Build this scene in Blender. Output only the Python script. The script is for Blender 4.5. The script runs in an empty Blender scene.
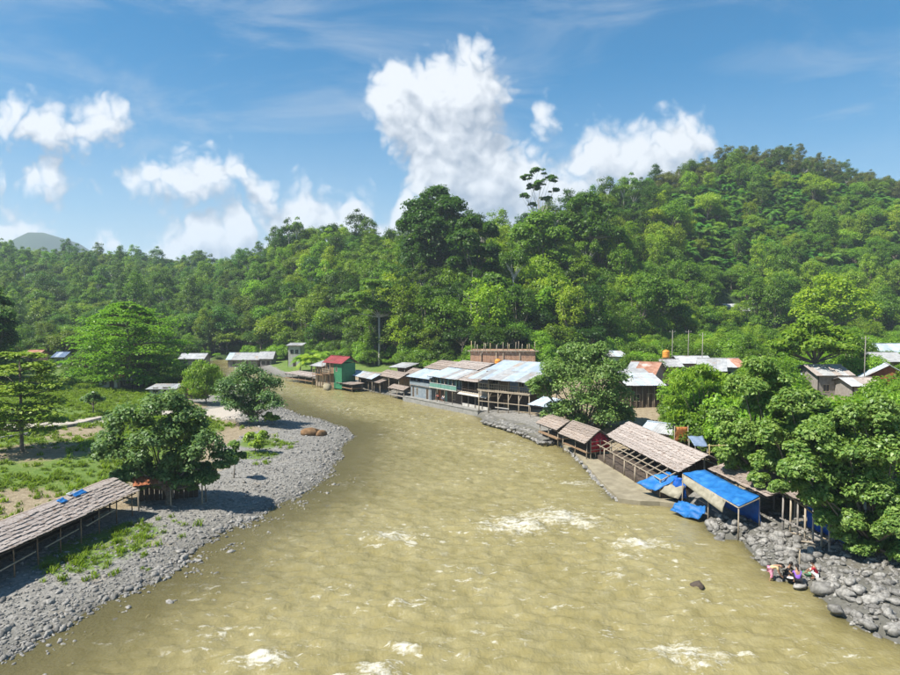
import bpy, math, random
import numpy as np
from mathutils import Vector, Matrix
R = math.radians
random.seed(7); RS = np.random.RandomState(11)
SC = bpy.context.scene
COL = SC.collection

# ------------------------------------------------------------------ camera
CAMZ, FPX, PITCH = 15.0, 660.0, math.atan(27.5/660.0)
cam = bpy.data.cameras.new('camera'); cam_o = bpy.data.objects.new('camera', cam); COL.objects.link(cam_o)
cam.lens = 36*FPX/900; cam.clip_end = 9000; cam.clip_start = .3
cam_o.location = (0, 0, CAMZ); cam_o.rotation_euler = (math.pi/2-PITCH, 0, 0)
SC.camera = cam_o
SC.render.resolution_x, SC.render.resolution_y = 1024, 768
SC.view_settings.view_transform = 'Standard'; SC.view_settings.look = 'None'
SC.view_settings.exposure = 0.85; SC.view_settings.gamma = 1
SC.cycles.use_denoising = True; SC.cycles.adaptive_threshold = .02
SC.cycles.max_bounces = 5; SC.cycles.diffuse_bounces = 3; SC.cycles.glossy_bounces = 2; SC.cycles.transparent_max_bounces = 12; SC.cycles.volume_bounces = 1

def ray(px, py):
    u = (px-450)/FPX; v = (337.5-py)/FPX
    c, s = math.cos(PITCH), math.sin(PITCH)
    return Vector((u, c+v*s, -s+v*c))
def G(px, py, z=0.0):                      # photo point on the level z
    d = ray(px, py); k = (z-CAMZ)/d.z
    return Vector((d.x*k, d.y*k, z))
def V(px, py, Y):                          # photo point on a thing that stands Y metres ahead
    d = ray(px, py); k = Y/d.y
    return Vector((d.x*k, Y, CAMZ+d.z*k))

# ------------------------------------------------------------------ sun and sky
SUN_EL, SUN_AZ = R(56), R(-113)            # azimuth from +Y towards +X: the sun stands left and a little behind
sd = Vector((math.cos(SUN_EL)*math.sin(SUN_AZ), math.cos(SUN_EL)*math.cos(SUN_AZ), math.sin(SUN_EL)))
sun = bpy.data.lights.new('sun', 'SUN'); sun.energy = 5.0; sun.angle = R(.55); sun.color = (1, .955, .88)
sun_o = bpy.data.objects.new('sun', sun); COL.objects.link(sun_o)
sun_o.rotation_euler = (-sd).to_track_quat('-Z', 'Y').to_euler(); sun_o.location = sd*60

world = bpy.data.worlds.new('World'); SC.world = world; world.use_nodes = True
def NT(nt): 
    def n(t, **kw):
        x = nt.nodes.new(t)
        for k, v in kw.items(): setattr(x, k, v)
        return x
    return n
def setv(sock, v, links):
    if hasattr(v, 'is_output'): links.new(v, sock)
    else: sock.default_value = v
class NB:                                   # short-hand node builder
    def __init__(s, nt): s.nt = nt; s.L = nt.links
    def node(s, t, **kw):
        x = s.nt.nodes.new(t)
        for k, v in kw.items(): setattr(x, k, v)
        return x
    def m(s, op, a, b=None, c=None, clamp=False):
        x = s.node('ShaderNodeMath', operation=op, use_clamp=clamp)
        for i, v in enumerate((a, b, c)):
            if v is not None: setv(x.inputs[i], v, s.L)
        return x.outputs[0]
    def vm(s, op, a, b=None, c=None, out=0):
        x = s.node('ShaderNodeVectorMath', operation=op)
        for i, v in enumerate((a, b, c)):
            if v is not None: setv(x.inputs[i], v, s.L)
        return x.outputs[out]
    def noise(s, vec, scale, detail=4, rough=.55, dist=0.0, out='Fac'):
        x = s.node('ShaderNodeTexNoise'); x.inputs['Scale'].default_value = scale
        x.inputs['Detail'].default_value = detail; x.inputs['Roughness'].default_value = rough; x.inputs['Distortion'].default_value = dist
        if vec is not None: s.L.new(vec, x.inputs['Vector'])
        return x.outputs[out]
    def noise2(s, vec, scale, detail=4, rough=.55, dist=0.0, out='Fac'):
        o = s.noise(vec, scale, detail, rough, dist, out); o.node.noise_dimensions = '2D'; return o
    def mix(s, f, a, b, mode='MIX'):
        x = s.node('ShaderNodeMix', data_type='RGBA', blend_type=mode)
        setv(x.inputs[0], f, s.L)
        for i, v in ((6, a), (7, b)):
            if isinstance(v, (tuple, list)) and len(v) == 3: v = (*v, 1)
            setv(x.inputs[i], v, s.L)
        return x.outputs[2]
    def ss(s, v, a, b, lo=0., hi=1.):
        x = s.node('ShaderNodeMapRange', interpolation_type='SMOOTHSTEP')
        for i, q in enumerate((v, a, b, lo, hi)): setv(x.inputs[i], q, s.L)
        return x.outputs[0]

# cumulus heaps: (photo x, top, base) along each bank of cloud; base above top means a gap
CL = [[(330,230,20),(358,125,95),(367,102,112),(375,80,126),(388,67,148),(402,66,164),(413,75,176),(423,67,190),(437,59,204),(455,54,214),(472,50,200),(486,53,150),(497,70,122),(506,82,108),(513,92,98),(520,115,75),(540,220,20)],
      [(380,280,120),(402,200,180),(415,150,205),(430,112,224),(450,104,236),(470,112,240),(486,124,240),(498,134,240),(512,142,240),(528,148,238),(545,157,236),(560,162,228),(575,171,218),(588,186,202),(598,210,175),(620,280,100)],
      [(530,260,80),(562,178,148),(574,146,190),(586,134,198),(600,126,202),(616,128,204),(636,123,200),(650,127,196),(666,119,192),(686,118,182),(700,126,168),(709,142,154),(716,160,135),(740,260,60)],
      [(-20,130,125),(5,110,138),(30,105,144),(60,112,150),(88,113,154),(104,106,152),(119,97,142),(129,99,130),(137,125,105),(165,220,40),(500,220,40),(528,135,118),(538,113,134),(550,112,144),(560,122,138),(568,142,118),(590,220,40)],
      [(-20,170,160),(0,170,200),(8,172,200),(14,195,180),(24,180,184),(36,166,197),(50,161,201),(64,166,195),(76,186,175),(100,195,172),(116,184,176),(126,170,190),(142,166,198),(165,162,204),(190,155,206),(215,160,204),(230,151,196),(243,158,188),(250,170,205),(262,176,222),(276,188,224),(286,215,195),(310,280,120)],
      [(-20,235,250),(0,222,252),(20,216,254),(40,221,256),(60,234,258),(76,246,254),(86,262,240),(95,245,252),(104,236,260),(114,233,262),(124,242,258),(132,262,244),(150,258,262),(164,232,270),(182,221,275),(200,209,278),(216,206,278),(232,203,278),(241,196,275),(250,212,272),(260,238,270),(268,232,270),(275,210,262),(289,194,258),(304,186,256),(319,192,252),(330,206,250),(340,208,250),(350,199,250),(361,202,250),(376,216,250),(388,222,250),(396,204,250),(408,192,250),(422,200,250),(436,235,215),(460,290,150)]]
def cloud_group():
    g = bpy.data.node_groups.new('cloud_field', 'ShaderNodeTree')
    g.interface.new_socket(name='P', in_out='INPUT', socket_type='NodeSocketVector')
    g.interface.new_socket(name='D', in_out='OUTPUT', socket_type='NodeSocketFloat')
    b = NB(g); gi = b.node('NodeGroupInput'); go = b.node('NodeGroupOutput')
    p = gi.outputs[0]
    w = b.vm('SUBTRACT', b.noise2(p, 15, 2, .55, out='Color'), (.5,.5,.5))
    p2 = b.vm('MULTIPLY_ADD', w, (.032,.032,0), p)
    sp = b.node('ShaderNodeSeparateXYZ'); b.L.new(p2, sp.inputs[0])
    k = FPX/1000.                                      # photo x from -50 to 950, photo y from 310 up to -23 as 0..1
    un = b.m('MULTIPLY_ADD', sp.outputs[0], k, .5); vn = b.m('MULTIPLY', sp.outputs[1], FPX/333.)
    acc = None
    for lay in CL:
        f = []
        for j in (1, 2):
            c = b.node('ShaderNodeFloatCurve'); cv = c.mapping.curves[0]; b.L.new(un, c.inputs['Value'])
            pts = [((q[0]+50)/1000., min(1., max(0., (310-q[j])/333.))) for q in lay]
            pts = [(0., pts[0][1])]+[q for q in pts if q[0] > .001]
            if pts[-1][0] < .999: pts.append((1., pts[-1][1]))
            while len(cv.points) < len(pts): cv.points.new(.5, .5)
            for q, (x, y) in zip(cv.points, pts): q.location = (x, y); q.handle_type = 'AUTO_CLAMPED'
            c.mapping.update(); f.append(c.outputs[0])
        e = b.m('MINIMUM', b.m('MULTIPLY', b.m('SUBTRACT', f[0], vn), 333/34.), b.m('MULTIPLY', b.m('SUBTRACT', vn, f[1]), 333/44.))
        e = b.m('MINIMUM', b.m('MAXIMUM', e, -3.), 1.)
        acc = e if acc is None else b.m('MAXIMUM', acc, e)
    def puff(sc, off):                                 # rounded billows with sharp creases
        return b.m('ABSOLUTE', b.m('MULTIPLY_ADD', b.noise2(b.vm('ADD', p2, (off, off*.7, 0)), sc, 1, .5), 2., -1.))
    h = b.m('MULTIPLY_ADD', puff(15, 3.1), .95, b.m('MULTIPLY_ADD', puff(34, 7.7), .7, b.m('MULTIPLY_ADD', b.noise2(p, 55, 4, .6), .5, -.46)))
    b.L.new(b.m('ADD', acc, h), go.inputs[0])
    return g
def build_world():
    nt = world.node_tree; nt.nodes.clear(); b = NB(nt)
    out = b.node('ShaderNodeOutputWorld'); bg = b.node('ShaderNodeBackground')
    sky = b.node('ShaderNodeTexSky'); sky.sky_type = 'NISHITA'; sky.sun_disc = False
    sky.sun_elevation = SUN_EL; sky.sun_rotation = SUN_AZ; sky.altitude = 200; sky.air_density = 1.0; sky.dust_density = .4; sky.ozone_density = 3.2
    hs = b.node('ShaderNodeHueSaturation'); hs.inputs['Saturation'].default_value = 1.5; hs.inputs['Value'].default_value = .74; hs.inputs['Hue'].default_value = .489
    b.L.new(sky.outputs[0], hs.inputs['Color'])
    tc = b.node('ShaderNodeTexCoord'); sp = b.node('ShaderNodeSeparateXYZ'); b.L.new(tc.outputs['Generated'], sp.inputs[0])
    X, Y, Z = sp.outputs
    yy = b.m('MAXIMUM', Y, .05)
    cb = b.node('ShaderNodeCombineXYZ'); b.L.new(b.m('DIVIDE', X, yy), cb.inputs[0]); b.L.new(b.m('DIVIDE', Z, yy), cb.inputs[1])
    P = cb.outputs[0]
    grp = cloud_group()
    def field(vec):
        x = b.node('ShaderNodeGroup'); x.node_tree = grp; b.L.new(vec, x.inputs[0]); return x.outputs[0]
    d0 = field(P); d1 = field(b.vm('ADD', P, (-.02, .04, 0)))
    front = b.ss(Y, .1, .35)
    # the same kind of sky goes on all round: scattered cumulus on the directions the photograph does not cover
    gen = b.noise(b.vm('MULTIPLY', tc.outputs['Generated'], (1, 1, 2.2)), 2.6, 4, .58)
    side = b.m('MAXIMUM', b.m('SUBTRACT', 1.0, front), b.ss(b.m('ABSOLUTE', b.m('DIVIDE', X, yy)), .72, .95))
    gd = b.m('MULTIPLY', b.m('SUBTRACT', gen, .5), b.m('MULTIPLY', side, 3.0))
    dens = b.m('MAXIMUM', b.m('MULTIPLY', b.ss(d0, -.24, .62), front), b.ss(gd, .18, .5))
    # thin high veil
    vz = b.vm('MULTIPLY', tc.outputs['Generated'], (1.2, 3.0, 5.0))
    veil = b.m('MULTIPLY', b.ss(b.noise(vz, 2.2, 5, .62, .6), .44, .80), .5)
    low = b.m('MULTIPLY', b.ss(Z, .34, .02), .50)
    veil = b.m('MAXIMUM', veil, b.m('MULTIPLY', low, b.ss(b.noise(vz, 1.6, 3, .6), .2, .75, .45, 1.0)))
    lit = b.m('ADD', b.m('MULTIPLY', b.m('SUBTRACT', d0, d1), .8), .46)
    lit = b.m('ADD', lit, b.m('MULTIPLY', b.m('SUBTRACT', b.noise2(P, 40, 3, .6), .5), .2), clamp=True)
    CB = 6.5
    ccol = b.mix(lit, (.52*CB*.66, .60*CB*.66, .72*CB*.66), (.84*CB, .86*CB, .88*CB))
    c = b.mix(veil, hs.outputs[0], (.62*CB*.8, .70*CB*.8, .80*CB*.8))
    c = b.mix(b.m('MULTIPLY', dens, .96), c, ccol)
    b.L.new(c, bg.inputs[0]); bg.inputs[1].default_value = .1
    b.L.new(bg.outputs[0], out.inputs[0])
build_world()

# ------------------------------------------------------------------ numpy noise
_T = np.random.RandomState(5).rand(512*512).astype(np.float64)
def vnoise(x, y):
    xi = np.floor(x).astype(np.int64); yi = np.floor(y).astype(np.int64)
    fx = x-xi; fy = y-yi; fx = fx*fx*(3-2*fx); fy = fy*fy*(3-2*fy)
    def h(a, b): return _T[((a*7919+b*104729+((a*b) & 1023)*31) & 262143)]
    return (h(xi,yi)*(1-fx)+h(xi+1,yi)*fx)*(1-fy)+(h(xi,yi+1)*(1-fx)+h(xi+1,yi+1)*fx)*fy
def fbm(x, y, o=4):
    s = 0; a = .5; n = 0
    for k in range(o):
        s = s+a*vnoise(x*2**k+17.3*k, y*2**k-9.1*k); n += a; a *= .5
    return s/n-.5
def sst(t): t = np.clip(t, 0, 1); return t*t*(3-2*t)

# ------------------------------------------------------------------ materials
def matte(name, c1, c2, scale=3., rough=.9, bump=.0, bscale=20., detail=5, stretch=None, spec=.25, rnd=.0, coord='Object', metal=0., c3=None):
    m = bpy.data.materials.new(name); m.use_nodes = True; nt = m.node_tree; b = NB(nt)
    pr = nt.nodes['Principled BSDF']; tc = b.node('ShaderNodeTexCoord'); v = tc.outputs[coord]
    if stretch: v = b.vm('MULTIPLY', v, stretch)
    f = b.ss(b.noise(v, scale, detail, .62), .3, .7)
    c = b.mix(f, c1, c2)
    if c3: c = b.mix(b.ss(b.noise(v, scale*.31, 5, .65), .52, .68), c, c3)
    if rnd:
        oi = b.node('ShaderNodeObjectInfo')
        k = b.m('ADD', b.m('MULTIPLY', oi.outputs['Random'], rnd*2), 1-rnd)
        c = b.mix(1., c, b.vm('SCALE', (1,1,1), None) if False else _gray(b, k), 'MULTIPLY')
    b.L.new(c, pr.inputs['Base Color']); pr.inputs['Roughness'].default_value = rough
    pr.inputs['Specular IOR Level'].default_value = spec; pr.inputs['Metallic'].default_value = metal
    if bump:
        bp = b.node('ShaderNodeBump'); bp.inputs['Strength'].default_value = bump; bp.inputs['Distance'].default_value = .05
        b.L.new(b.noise(v, bscale, 4, .6), bp.inputs['Height']); b.L.new(bp.outputs[0], pr.inputs['Normal'])
    return m
def _gray(b, k):
    x = b.node('ShaderNodeCombineColor')
    for i in range(3): b.L.new(k, x.inputs[i])
    return x.outputs[0]
def leafmat(name, c1, c2, trans=.28, gloss=.45):
    # colours vary leaf by leaf ("tone") and tree by tree ("tint")
    m = bpy.data.materials.new(name); m.use_nodes = True; nt = m.node_tree; b = NB(nt)
    pr = nt.nodes['Principled BSDF']; out = nt.nodes['Material Output']
    a = b.node('ShaderNodeAttribute', attribute_name='tone', attribute_type='GEOMETRY')
    t = b.node('ShaderNodeAttribute', attribute_name='tint', attribute_type='INSTANCER')
    c = b.mix(a.outputs['Fac'], c1, c2)
    c = b.mix(1., c, t.outputs['Color'], 'MULTIPLY')
    b.L.new(c, pr.inputs['Base Color']); pr.inputs['Roughness'].default_value = gloss; pr.inputs['Specular IOR Level'].default_value = .3
    tr = b.node('ShaderNodeBsdfTranslucent'); b.L.new(b.mix(1., c, (1.25, 1.3, .6), 'MULTIPLY'), tr.inputs[0])
    mx = b.node('ShaderNodeMixShader'); mx.inputs[0].default_value = trans
    b.L.new(pr.outputs[0], mx.inputs[1]); b.L.new(tr.outputs[0], mx.inputs[2]); b.L.new(mx.outputs[0], out.inputs[0])
    return m
M = {}
M['leaf'] = leafmat('leaf', (.092,.192,.022), (.215,.315,.048), .42)
M['leaf_big'] = leafmat('leaf_big', (.085,.172,.038), (.250,.335,.105), .38, .40)
M['bark'] = matte('bark', (.12,.095,.07), (.24,.20,.155), 6, .9, .5, 30)
M['pale_bark'] = matte('pale_bark', (.36,.33,.28), (.52,.49,.43), 4, .85, .3, 20)
M['stone'] = matte('stone', (.14,.132,.118), (.305,.29,.262), 2.2, .85, .35, 14, rnd=.30, coord='Object')
M['brown_stone'] = matte('brown_stone', (.15,.085,.04), (.28,.17,.085), 1.6, .9, .5, 9)
M['thatch'] = matte('thatch', (.20,.155,.12), (.36,.295,.25), 9, .95, .5, 40, rnd=.16, c3=(.29,.25,.22))
M['thatch_pale'] = matte('thatch_pale', (.27,.225,.195), (.44,.385,.345), 9, .95, .5, 40, rnd=.15, c3=(.22,.165,.13))
M['metal'] = matte('metal', (.32,.38,.43), (.44,.50,.55), 1.2, .42, .1, 8, spec=.5, rnd=.12, c3=(.29,.28,.27))
M['metal_old'] = matte('metal_old', (.25,.25,.25), (.38,.38,.37), 1.5, .6, .15, 8, spec=.4, rnd=.14, c3=(.34,.27,.21))
M['rust'] = matte('rust', (.30,.13,.075), (.47,.27,.19), 1.3, .8, .2, 12, rnd=.15, c3=(.55,.47,.42))
M['white_roof'] = matte('white_roof', (.31,.315,.315), (.46,.465,.46), 1.2, .5, .1, 8, rnd=.08, c3=(.34,.30,.26))
M['red_roof'] = matte('red_roof', (.18,.025,.03), (.27,.05,.05), 1.6, .6, .1, 8, rnd=.1)
M['wood'] = matte('wood', (.17,.105,.06), (.32,.215,.13), 7, .85, .3, 30, stretch=(1,1,.25), rnd=.15)
M['wood_pale'] = matte('wood_pale', (.29,.235,.165), (.43,.36,.27), 6, .8, .3, 30, stretch=(1,1,.3), rnd=.12)
M['wood_grey'] = matte('wood_grey', (.20,.175,.15), (.34,.31,.275), 7, .9, .3, 30, stretch=(1,1,.25), rnd=.15)
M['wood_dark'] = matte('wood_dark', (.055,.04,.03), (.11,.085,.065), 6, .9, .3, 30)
M['plaster'] = matte('plaster', (.36,.34,.30), (.52,.50,.45), 1.5, .9, .1, 12, c3=(.42,.38,.32))
M['concrete'] = matte('concrete', (.19,.185,.165), (.30,.29,.265), 1.8, .9, .3, 15, c3=(.26,.25,.235))
M['sandy'] = matte('sandy', (.205,.175,.115), (.31,.27,.185), 1.0, .95, .4, 18, c3=(.33,.29,.17))
M['green_paint'] = matte('green_paint', (.03,.16,.075), (.055,.215,.105), 1.6, .6, .1, 8)
M['teal_paint'] = matte('teal_paint', (.10,.235,.19), (.16,.30,.25), 1.6, .6)
M['blue_paint'] = matte('blue_paint', (.17,.205,.23), (.25,.285,.305), 1.6, .7)
M['blue_grey'] = matte('blue_grey', (.12,.17,.26), (.20,.26,.36), 1.6, .7)
M['red_cloth'] = matte('red_cloth', (.33,.015,.03), (.45,.035,.05), 2.5, .85)
M['tarp'] = matte('tarp', (.006,.095,.30), (.02,.16,.43), 2.6, .55, .45, 7, spec=.35, rnd=.06, c3=(.04,.20,.45))
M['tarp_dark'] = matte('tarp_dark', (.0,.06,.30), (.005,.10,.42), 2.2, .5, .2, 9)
M['canvas'] = matte('canvas', (.22,.20,.145), (.34,.31,.235), 2.0, .9, .3, 12)
M['orange_plastic'] = matte('orange_plastic', (.62,.23,.035), (.72,.31,.06), 2.5, .5)
M['orange_cloth'] = matte('orange_cloth', (.34,.10,.025), (.50,.22,.08), 3., .85)
M['dark_paving'] = matte('dark_paving', (.11,.105,.09), (.20,.19,.165), 1.8, .9, .4, 12, c3=(.14,.13,.085))
M['brick'] = matte('brick', (.50,.27,.16), (.66,.42,.28), 2., .9, .3, 14, rnd=.16, c3=(.36,.22,.15))
M['red_brown'] = matte('red_brown', (.24,.075,.03), (.34,.13,.06), 2., .8)
M['dark_glass'] = matte('dark_glass', (.02,.025,.03), (.05,.055,.06), 1., .15, spec=.6)
M['skin'] = matte('skin', (.30,.165,.10), (.36,.205,.13), 5, .55)
M['hair'] = matte('hair', (.012,.010,.009), (.02,.017,.015), 30, .45)
M['purple_cloth'] = matte('purple_cloth', (.20,.085,.42), (.27,.13,.52), 7, .85)
M['pink_cloth'] = matte('pink_cloth', (.62,.13,.26), (.78,.45,.52), 9, .85)
M['black_cloth'] = matte('black_cloth', (.012,.012,.014), (.03,.03,.034), 7, .85)
M['white_cloth'] = matte('white_cloth', (.66,.64,.62), (.78,.77,.75), 7, .85)
M['yellow_cloth'] = matte('yellow_cloth', (.60,.42,.20), (.70,.54,.31), 7, .85)
M['green_plastic'] = matte('green_plastic', (.10,.33,.17), (.15,.42,.23), 4, .45)
M['bamboo'] = matte('bamboo', (.36,.27,.12), (.52,.42,.22), 8, .6, stretch=(1,1,.2), rnd=.1)

# ------------------------------------------------------------------ object helpers
def tag(o, label=None, cat=None, group=None, kind=None):
    if label: o['label'] = label
    if cat: o['category'] = cat
    if group: o['group'] = group
    if kind: o['kind'] = kind
    return o
def thing(name, label, cat, loc=(0,0,0), rz=0, group=None):
    o = bpy.data.objects.new(name, None); COL.objects.link(o); o.location = loc; o.rotation_euler = (0, 0, rz); o.empty_display_size = .3
    return tag(o, label, cat, group)
def link(name, me, parent=None):
    o = bpy.data.objects.new(name, me); COL.objects.link(o)
    if parent is not None: o.parent = parent
    return o
def mesh_np(name, Vv, quads=None, tris=None, mats=(), attrs=None, midx=None, smooth=False):
    me = bpy.data.meshes.new(name)
    nq = 0 if quads is None else len(quads); ntr = 0 if tris is None else len(tris)
    me.vertices.add(len(Vv)); me.vertices.foreach_set('co', np.asarray(Vv, dtype=np.float32).ravel())
    li = []
    if nq: li.append(np.asarray(quads).ravel())
    if ntr: li.append(np.asarray(tris).ravel())
    li = np.concatenate(li).astype(np.int32)
    me.loops.add(len(li)); me.loops.foreach_set('vertex_index', li)
    me.polygons.add(nq+ntr)
    st = np.concatenate([np.arange(nq)*4, nq*4+np.arange(ntr)*3]).astype(np.int32)
    me.polygons.foreach_set('loop_start', st)
    for m in mats: me.materials.append(m)
    if midx is not None: me.polygons.foreach_set('material_index', np.asarray(midx, dtype=np.int32))
    if smooth: me.polygons.foreach_set('use_smooth', np.ones(nq+ntr, dtype=bool))
    me.update(calc_edges=True); me.validate()
    for an, (dom, arr) in (attrs or {}).items():
        at = me.attributes.new(an, 'FLOAT', dom); at.data.foreach_set('value', np.asarray(arr, dtype=np.float32))
    return me
class MB:                                    # collects shapes, links them as ONE mesh
    def __init__(s): s.v = []; s.f = []
    def add(s, vs, fs):
        o = len(s.v); s.v += [tuple(q) for q in vs]; s.f += [tuple(i+o for i in f) for f in fs]; return s
    def box(s, x0, x1, y0, y1, z0, z1):
        return s.add([(x0,y0,z0),(x1,y0,z0),(x1,y1,z0),(x0,y1,z0),(x0,y0,z1),(x1,y0,z1),(x1,y1,z1),(x0,y1,z1)],
                     [(0,3,2,1),(4,5,6,7),(0,1,5,4),(1,2,6,5),(2,3,7,6),(3,0,4,7)])
    def bar(s, p, q, w=.08, h=None):
        p, q = Vector(p), Vector(q); h = h or w; d = (q-p).normalized()
        up = Vector((0,0,1)) if abs(d.z) < .95 else Vector((0,1,0))
        a = d.cross(up).normalized()*w/2; b = a.cross(d).normalized()*h/2
        vs = [p-a-b, p+a-b, p+a+b, p-a+b, q-a-b, q+a-b, q+a+b, q-a+b]
        return s.add(vs, [(0,1,2,3),(7,6,5,4),(0,4,5,1),(1,5,6,2),(2,6,7,3),(3,7,4,0)])
    def tube(s, pts, rad, n=6, cap=True):
        pts = [Vector(p) for p in pts]; rings = []; o = len(s.v)
        for i, p in enumerate(pts):
            d = (pts[min(i+1, len(pts)-1)]-pts[max(i-1, 0)]).normalized()
            up = Vector((1,0,0)) if abs(d.x) < .8 else Vector((0,1,0))
            a = d.cross(up).normalized(); b = d.cross(a)
            for k in range(n):
                t = 2*math.pi*k/n; s.v.append(tuple(p+(a*math.cos(t)+b*math.sin(t))*rad[i]))
        for i in range(len(pts)-1):
            for k in range(n):
                s.f.append((o+i*n+k, o+i*n+(k+1) % n, o+(i+1)*n+(k+1) % n, o+(i+1)*n+k))
        if cap:
            s.f.append(tuple(o+k for k in range(n))[::-1]); s.f.append(tuple(o+(len(pts)-1)*n+k for k in range(n)))
        return s
    def plate(s, P, th=.03):                 # a thick polygon from ordered points
        P = [Vector(p) for p in P]; n = (P[1]-P[0]).cross(P[2]-P[0]).normalized()*th; k = len(P)
        return s.add(P+[p-n for p in P], [tuple(range(k)), tuple(range(2*k-1, k-1, -1))]+[(i, i+k, (i+1) % k+k, (i+1) % k) for i in range(k)])
    def mesh(s, name, mat, smooth=False):
        me = bpy.data.meshes.new(name); me.from_pydata(s.v, [], s.f); me.materials.append(M[mat] if isinstance(mat, str) else mat)
        if smooth: me.polygons.foreach_set('use_smooth', np.ones(len(me.polygons), dtype=bool))
        me.update(); return me
    def build(s, name, mat, parent=None, smooth=False): return link(name, s.mesh(name, mat, smooth), parent)
# ------------------------------------------------------------------ river banks and terrain
LSH = [G(x, y) for x, y in ((0,663),(43,637),(76,623),(101,606),(131,589),(168,573),(178,564),(194,549),(224,531),(250,518),(276,506),(300,493),(316,484),(331,471),(340,456),(339,445),
                              (348,439),(353,436),(341,427),(316,419),(290,413),(281,406))]
LSH = [Vector((-36,-60,0)), Vector((-29,8,0))] + LSH + [Vector((-34,113,0)), Vector((-50,136,0)), Vector((-60,160,0)), Vector((-74,196,0))]
RSH = [G(x, y) for x, y in ((271,374.5),(281,377),(321,382.5),(356,389),(380,393),(406,398.5),(450,407),(472,412.5),(484,420),(518,430),(542,440),(556,441.5),(572,452),(594,475),(619,500),(658,502.5),
                              (678,506),(707,522),(722,540),(744,540),(757,556),(778,580),(806,586),(828,602),(843,618),(863,630),(890,637),(930,655))]
RSH = [Vector((-66,200,0)), Vector((-50,172,0))] + RSH + [Vector((26,12,0)), Vector((30,-60,0))]
POLY = np.array([p[:2] for p in LSH]+[p[:2] for p in RSH])
def seg_dist(X, Y, pts):
    P = np.array([p[:2] for p in pts]); d = np.full(X.shape, 1e9)
    for i in range(len(P)-1):
        a, b = P[i], P[i+1]; ab = b-a; t = np.clip(((X-a[0])*ab[0]+(Y-a[1])*ab[1])/(ab@ab), 0, 1)
        d = np.minimum(d, np.hypot(X-a[0]-t*ab[0], Y-a[1]-t*ab[1]))
    return d
def inside(X, Y, P):
    c = np.zeros(X.shape, bool); n = len(P); j = n-1
    for i in range(n):
        xi, yi = P[i]; xj, yj = P[j]
        cond = ((yi > Y) != (yj > Y)) & (X < (xj-xi)*(Y-yi)/((yj-yi) if yj != yi else 1e-9)+xi)
        c ^= cond; j = i
    return c
def shore(X, Y):                              # signed distance to the water's edge (land > 0) and which bank
    X = np.asarray(X, float); Y = np.asarray(Y, float)
    jx = X+1.1*fbm(X*.45, Y*.45, 3); jy = Y+1.1*fbm(X*.45+50, Y*.45, 3)
    dl = seg_dist(jx, jy, LSH); dr = seg_dist(jx, jy, RSH); s = np.minimum(dl, dr)
    return np.where(inside(jx, jy, POLY), -s, s), dl < dr
# column (photo x):   foot distance, foot height, crest distance, photo y of the canopy skyline, canopy height
HC = np.array([(-400,210,4,380,254,10),(-100,215,4,400,252,10),(0,215,4,430,253,10),(60,210,4,440,255,10),(130,205,4,450,258,10),(180,200,4,450,262,11),(220,195,4,420,264,11),(250,190,4,340,256,11),(300,178,4,290,234,11),
               (340,168,4,265,229,11),(380,150,4,250,233,11),(430,136,4,235,236,12),(480,128,4,220,232,11),(515,128,4,215,238,10),(545,132,4.5,225,212,12),(600,142,5,245,195,12),(640,152,5,275,184,9),(690,170,6,315,165,6),
               (745,185,6,345,149,6),(790,190,6,350,155,6),(840,195,6,350,167,6),(900,195,6,350,178,6),(1000,195,6,350,195,10),(1300,195,6,350,225,10)], float)
def hill(X, Y):
    Yc = np.maximum(Y, 60.); c = np.clip(450+FPX*X/Yc, -400, 1300)
    ft, zf, cr, sy, ch = (np.interp(c, HC[:,0], HC[:,i]) for i in range(1, 6))
    zc = CAMZ+(310-sy)/FPX*cr-ch
    t = (Yc-ft)/(cr-ft); tt = np.clip(t, 0, 1)
    S = .62*tt+.38*sst(tt)
    z = (zc-zf)*S
    z = np.where(t > 1, (zc-zf)*np.exp(-((t-1)*.55)**2), z)
    return z+6.5*fbm(X*.022, Y*.022, 4)*sst(tt*2.5)*np.exp(-np.maximum(t-1, 0)), t
PLATP = np.array([G(x, y, .3)[:2] for x, y in ((556,438),(572,452),(592,476),(617,503),(660,506),(690,506),(680,480),(652,462),(620,440),(590,436))])
def ground(X, Y):
    X = np.asarray(X, float); Y = np.asarray(Y, float)
    s, left = shore(X, Y)
    lz = np.interp(s, [-14,-7,-3.5,0,2,8,14,22,40,90], [-1.3,-.40,-.10,0,.22,.55,.95,1.7,2.4,3.6])
    rz = np.interp(s, [-4,-1.5,0,.5,2,6,15,40,90], [-1.3,-.7,0,.45,.8,1.3,2.1,3.4,4.2])
    z = np.where(left, lz, rz)
    z = np.where(inside(X, Y, PLATP), np.minimum(z, .12), z)
    h, t = hill(X, Y)
    z = z+np.where(s > 0, h*sst((s-6)/20), 0)+.22*fbm(X*.16, Y*.16, 3)*sst((s-1)/6)+.06*fbm(X*1.1, Y*1.1, 2)*sst((s+.5)/2)
    far = 165*np.exp(-((X+1290)/150)**2-((Y-2150)/320)**2)+95*np.exp(-((X+1180)/420)**2-((Y-2250)/420)**2)+95*np.exp(-((X+420)/480)**2-((Y-1900)/300)**2)+90*np.exp(-((X+1900)/500)**2-((Y-2000)/420)**2)
    return z+far*(1+.45*fbm(X*.008, Y*.008, 6))
def gz(x, y): return float(ground(np.array([x]), np.array([y]))[0])
def lines(a, b, fine, x0, x1, grow):
    L = list(np.arange(x0, x1+1e-6, fine)); st = fine; v = x1
    while v < b: st *= grow; v += st; L.append(v)
    st = fine; v = x0; pre = []
    while v > a: st *= grow; v -= st; pre.append(v)
    return np.array(pre[::-1]+L)
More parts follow.
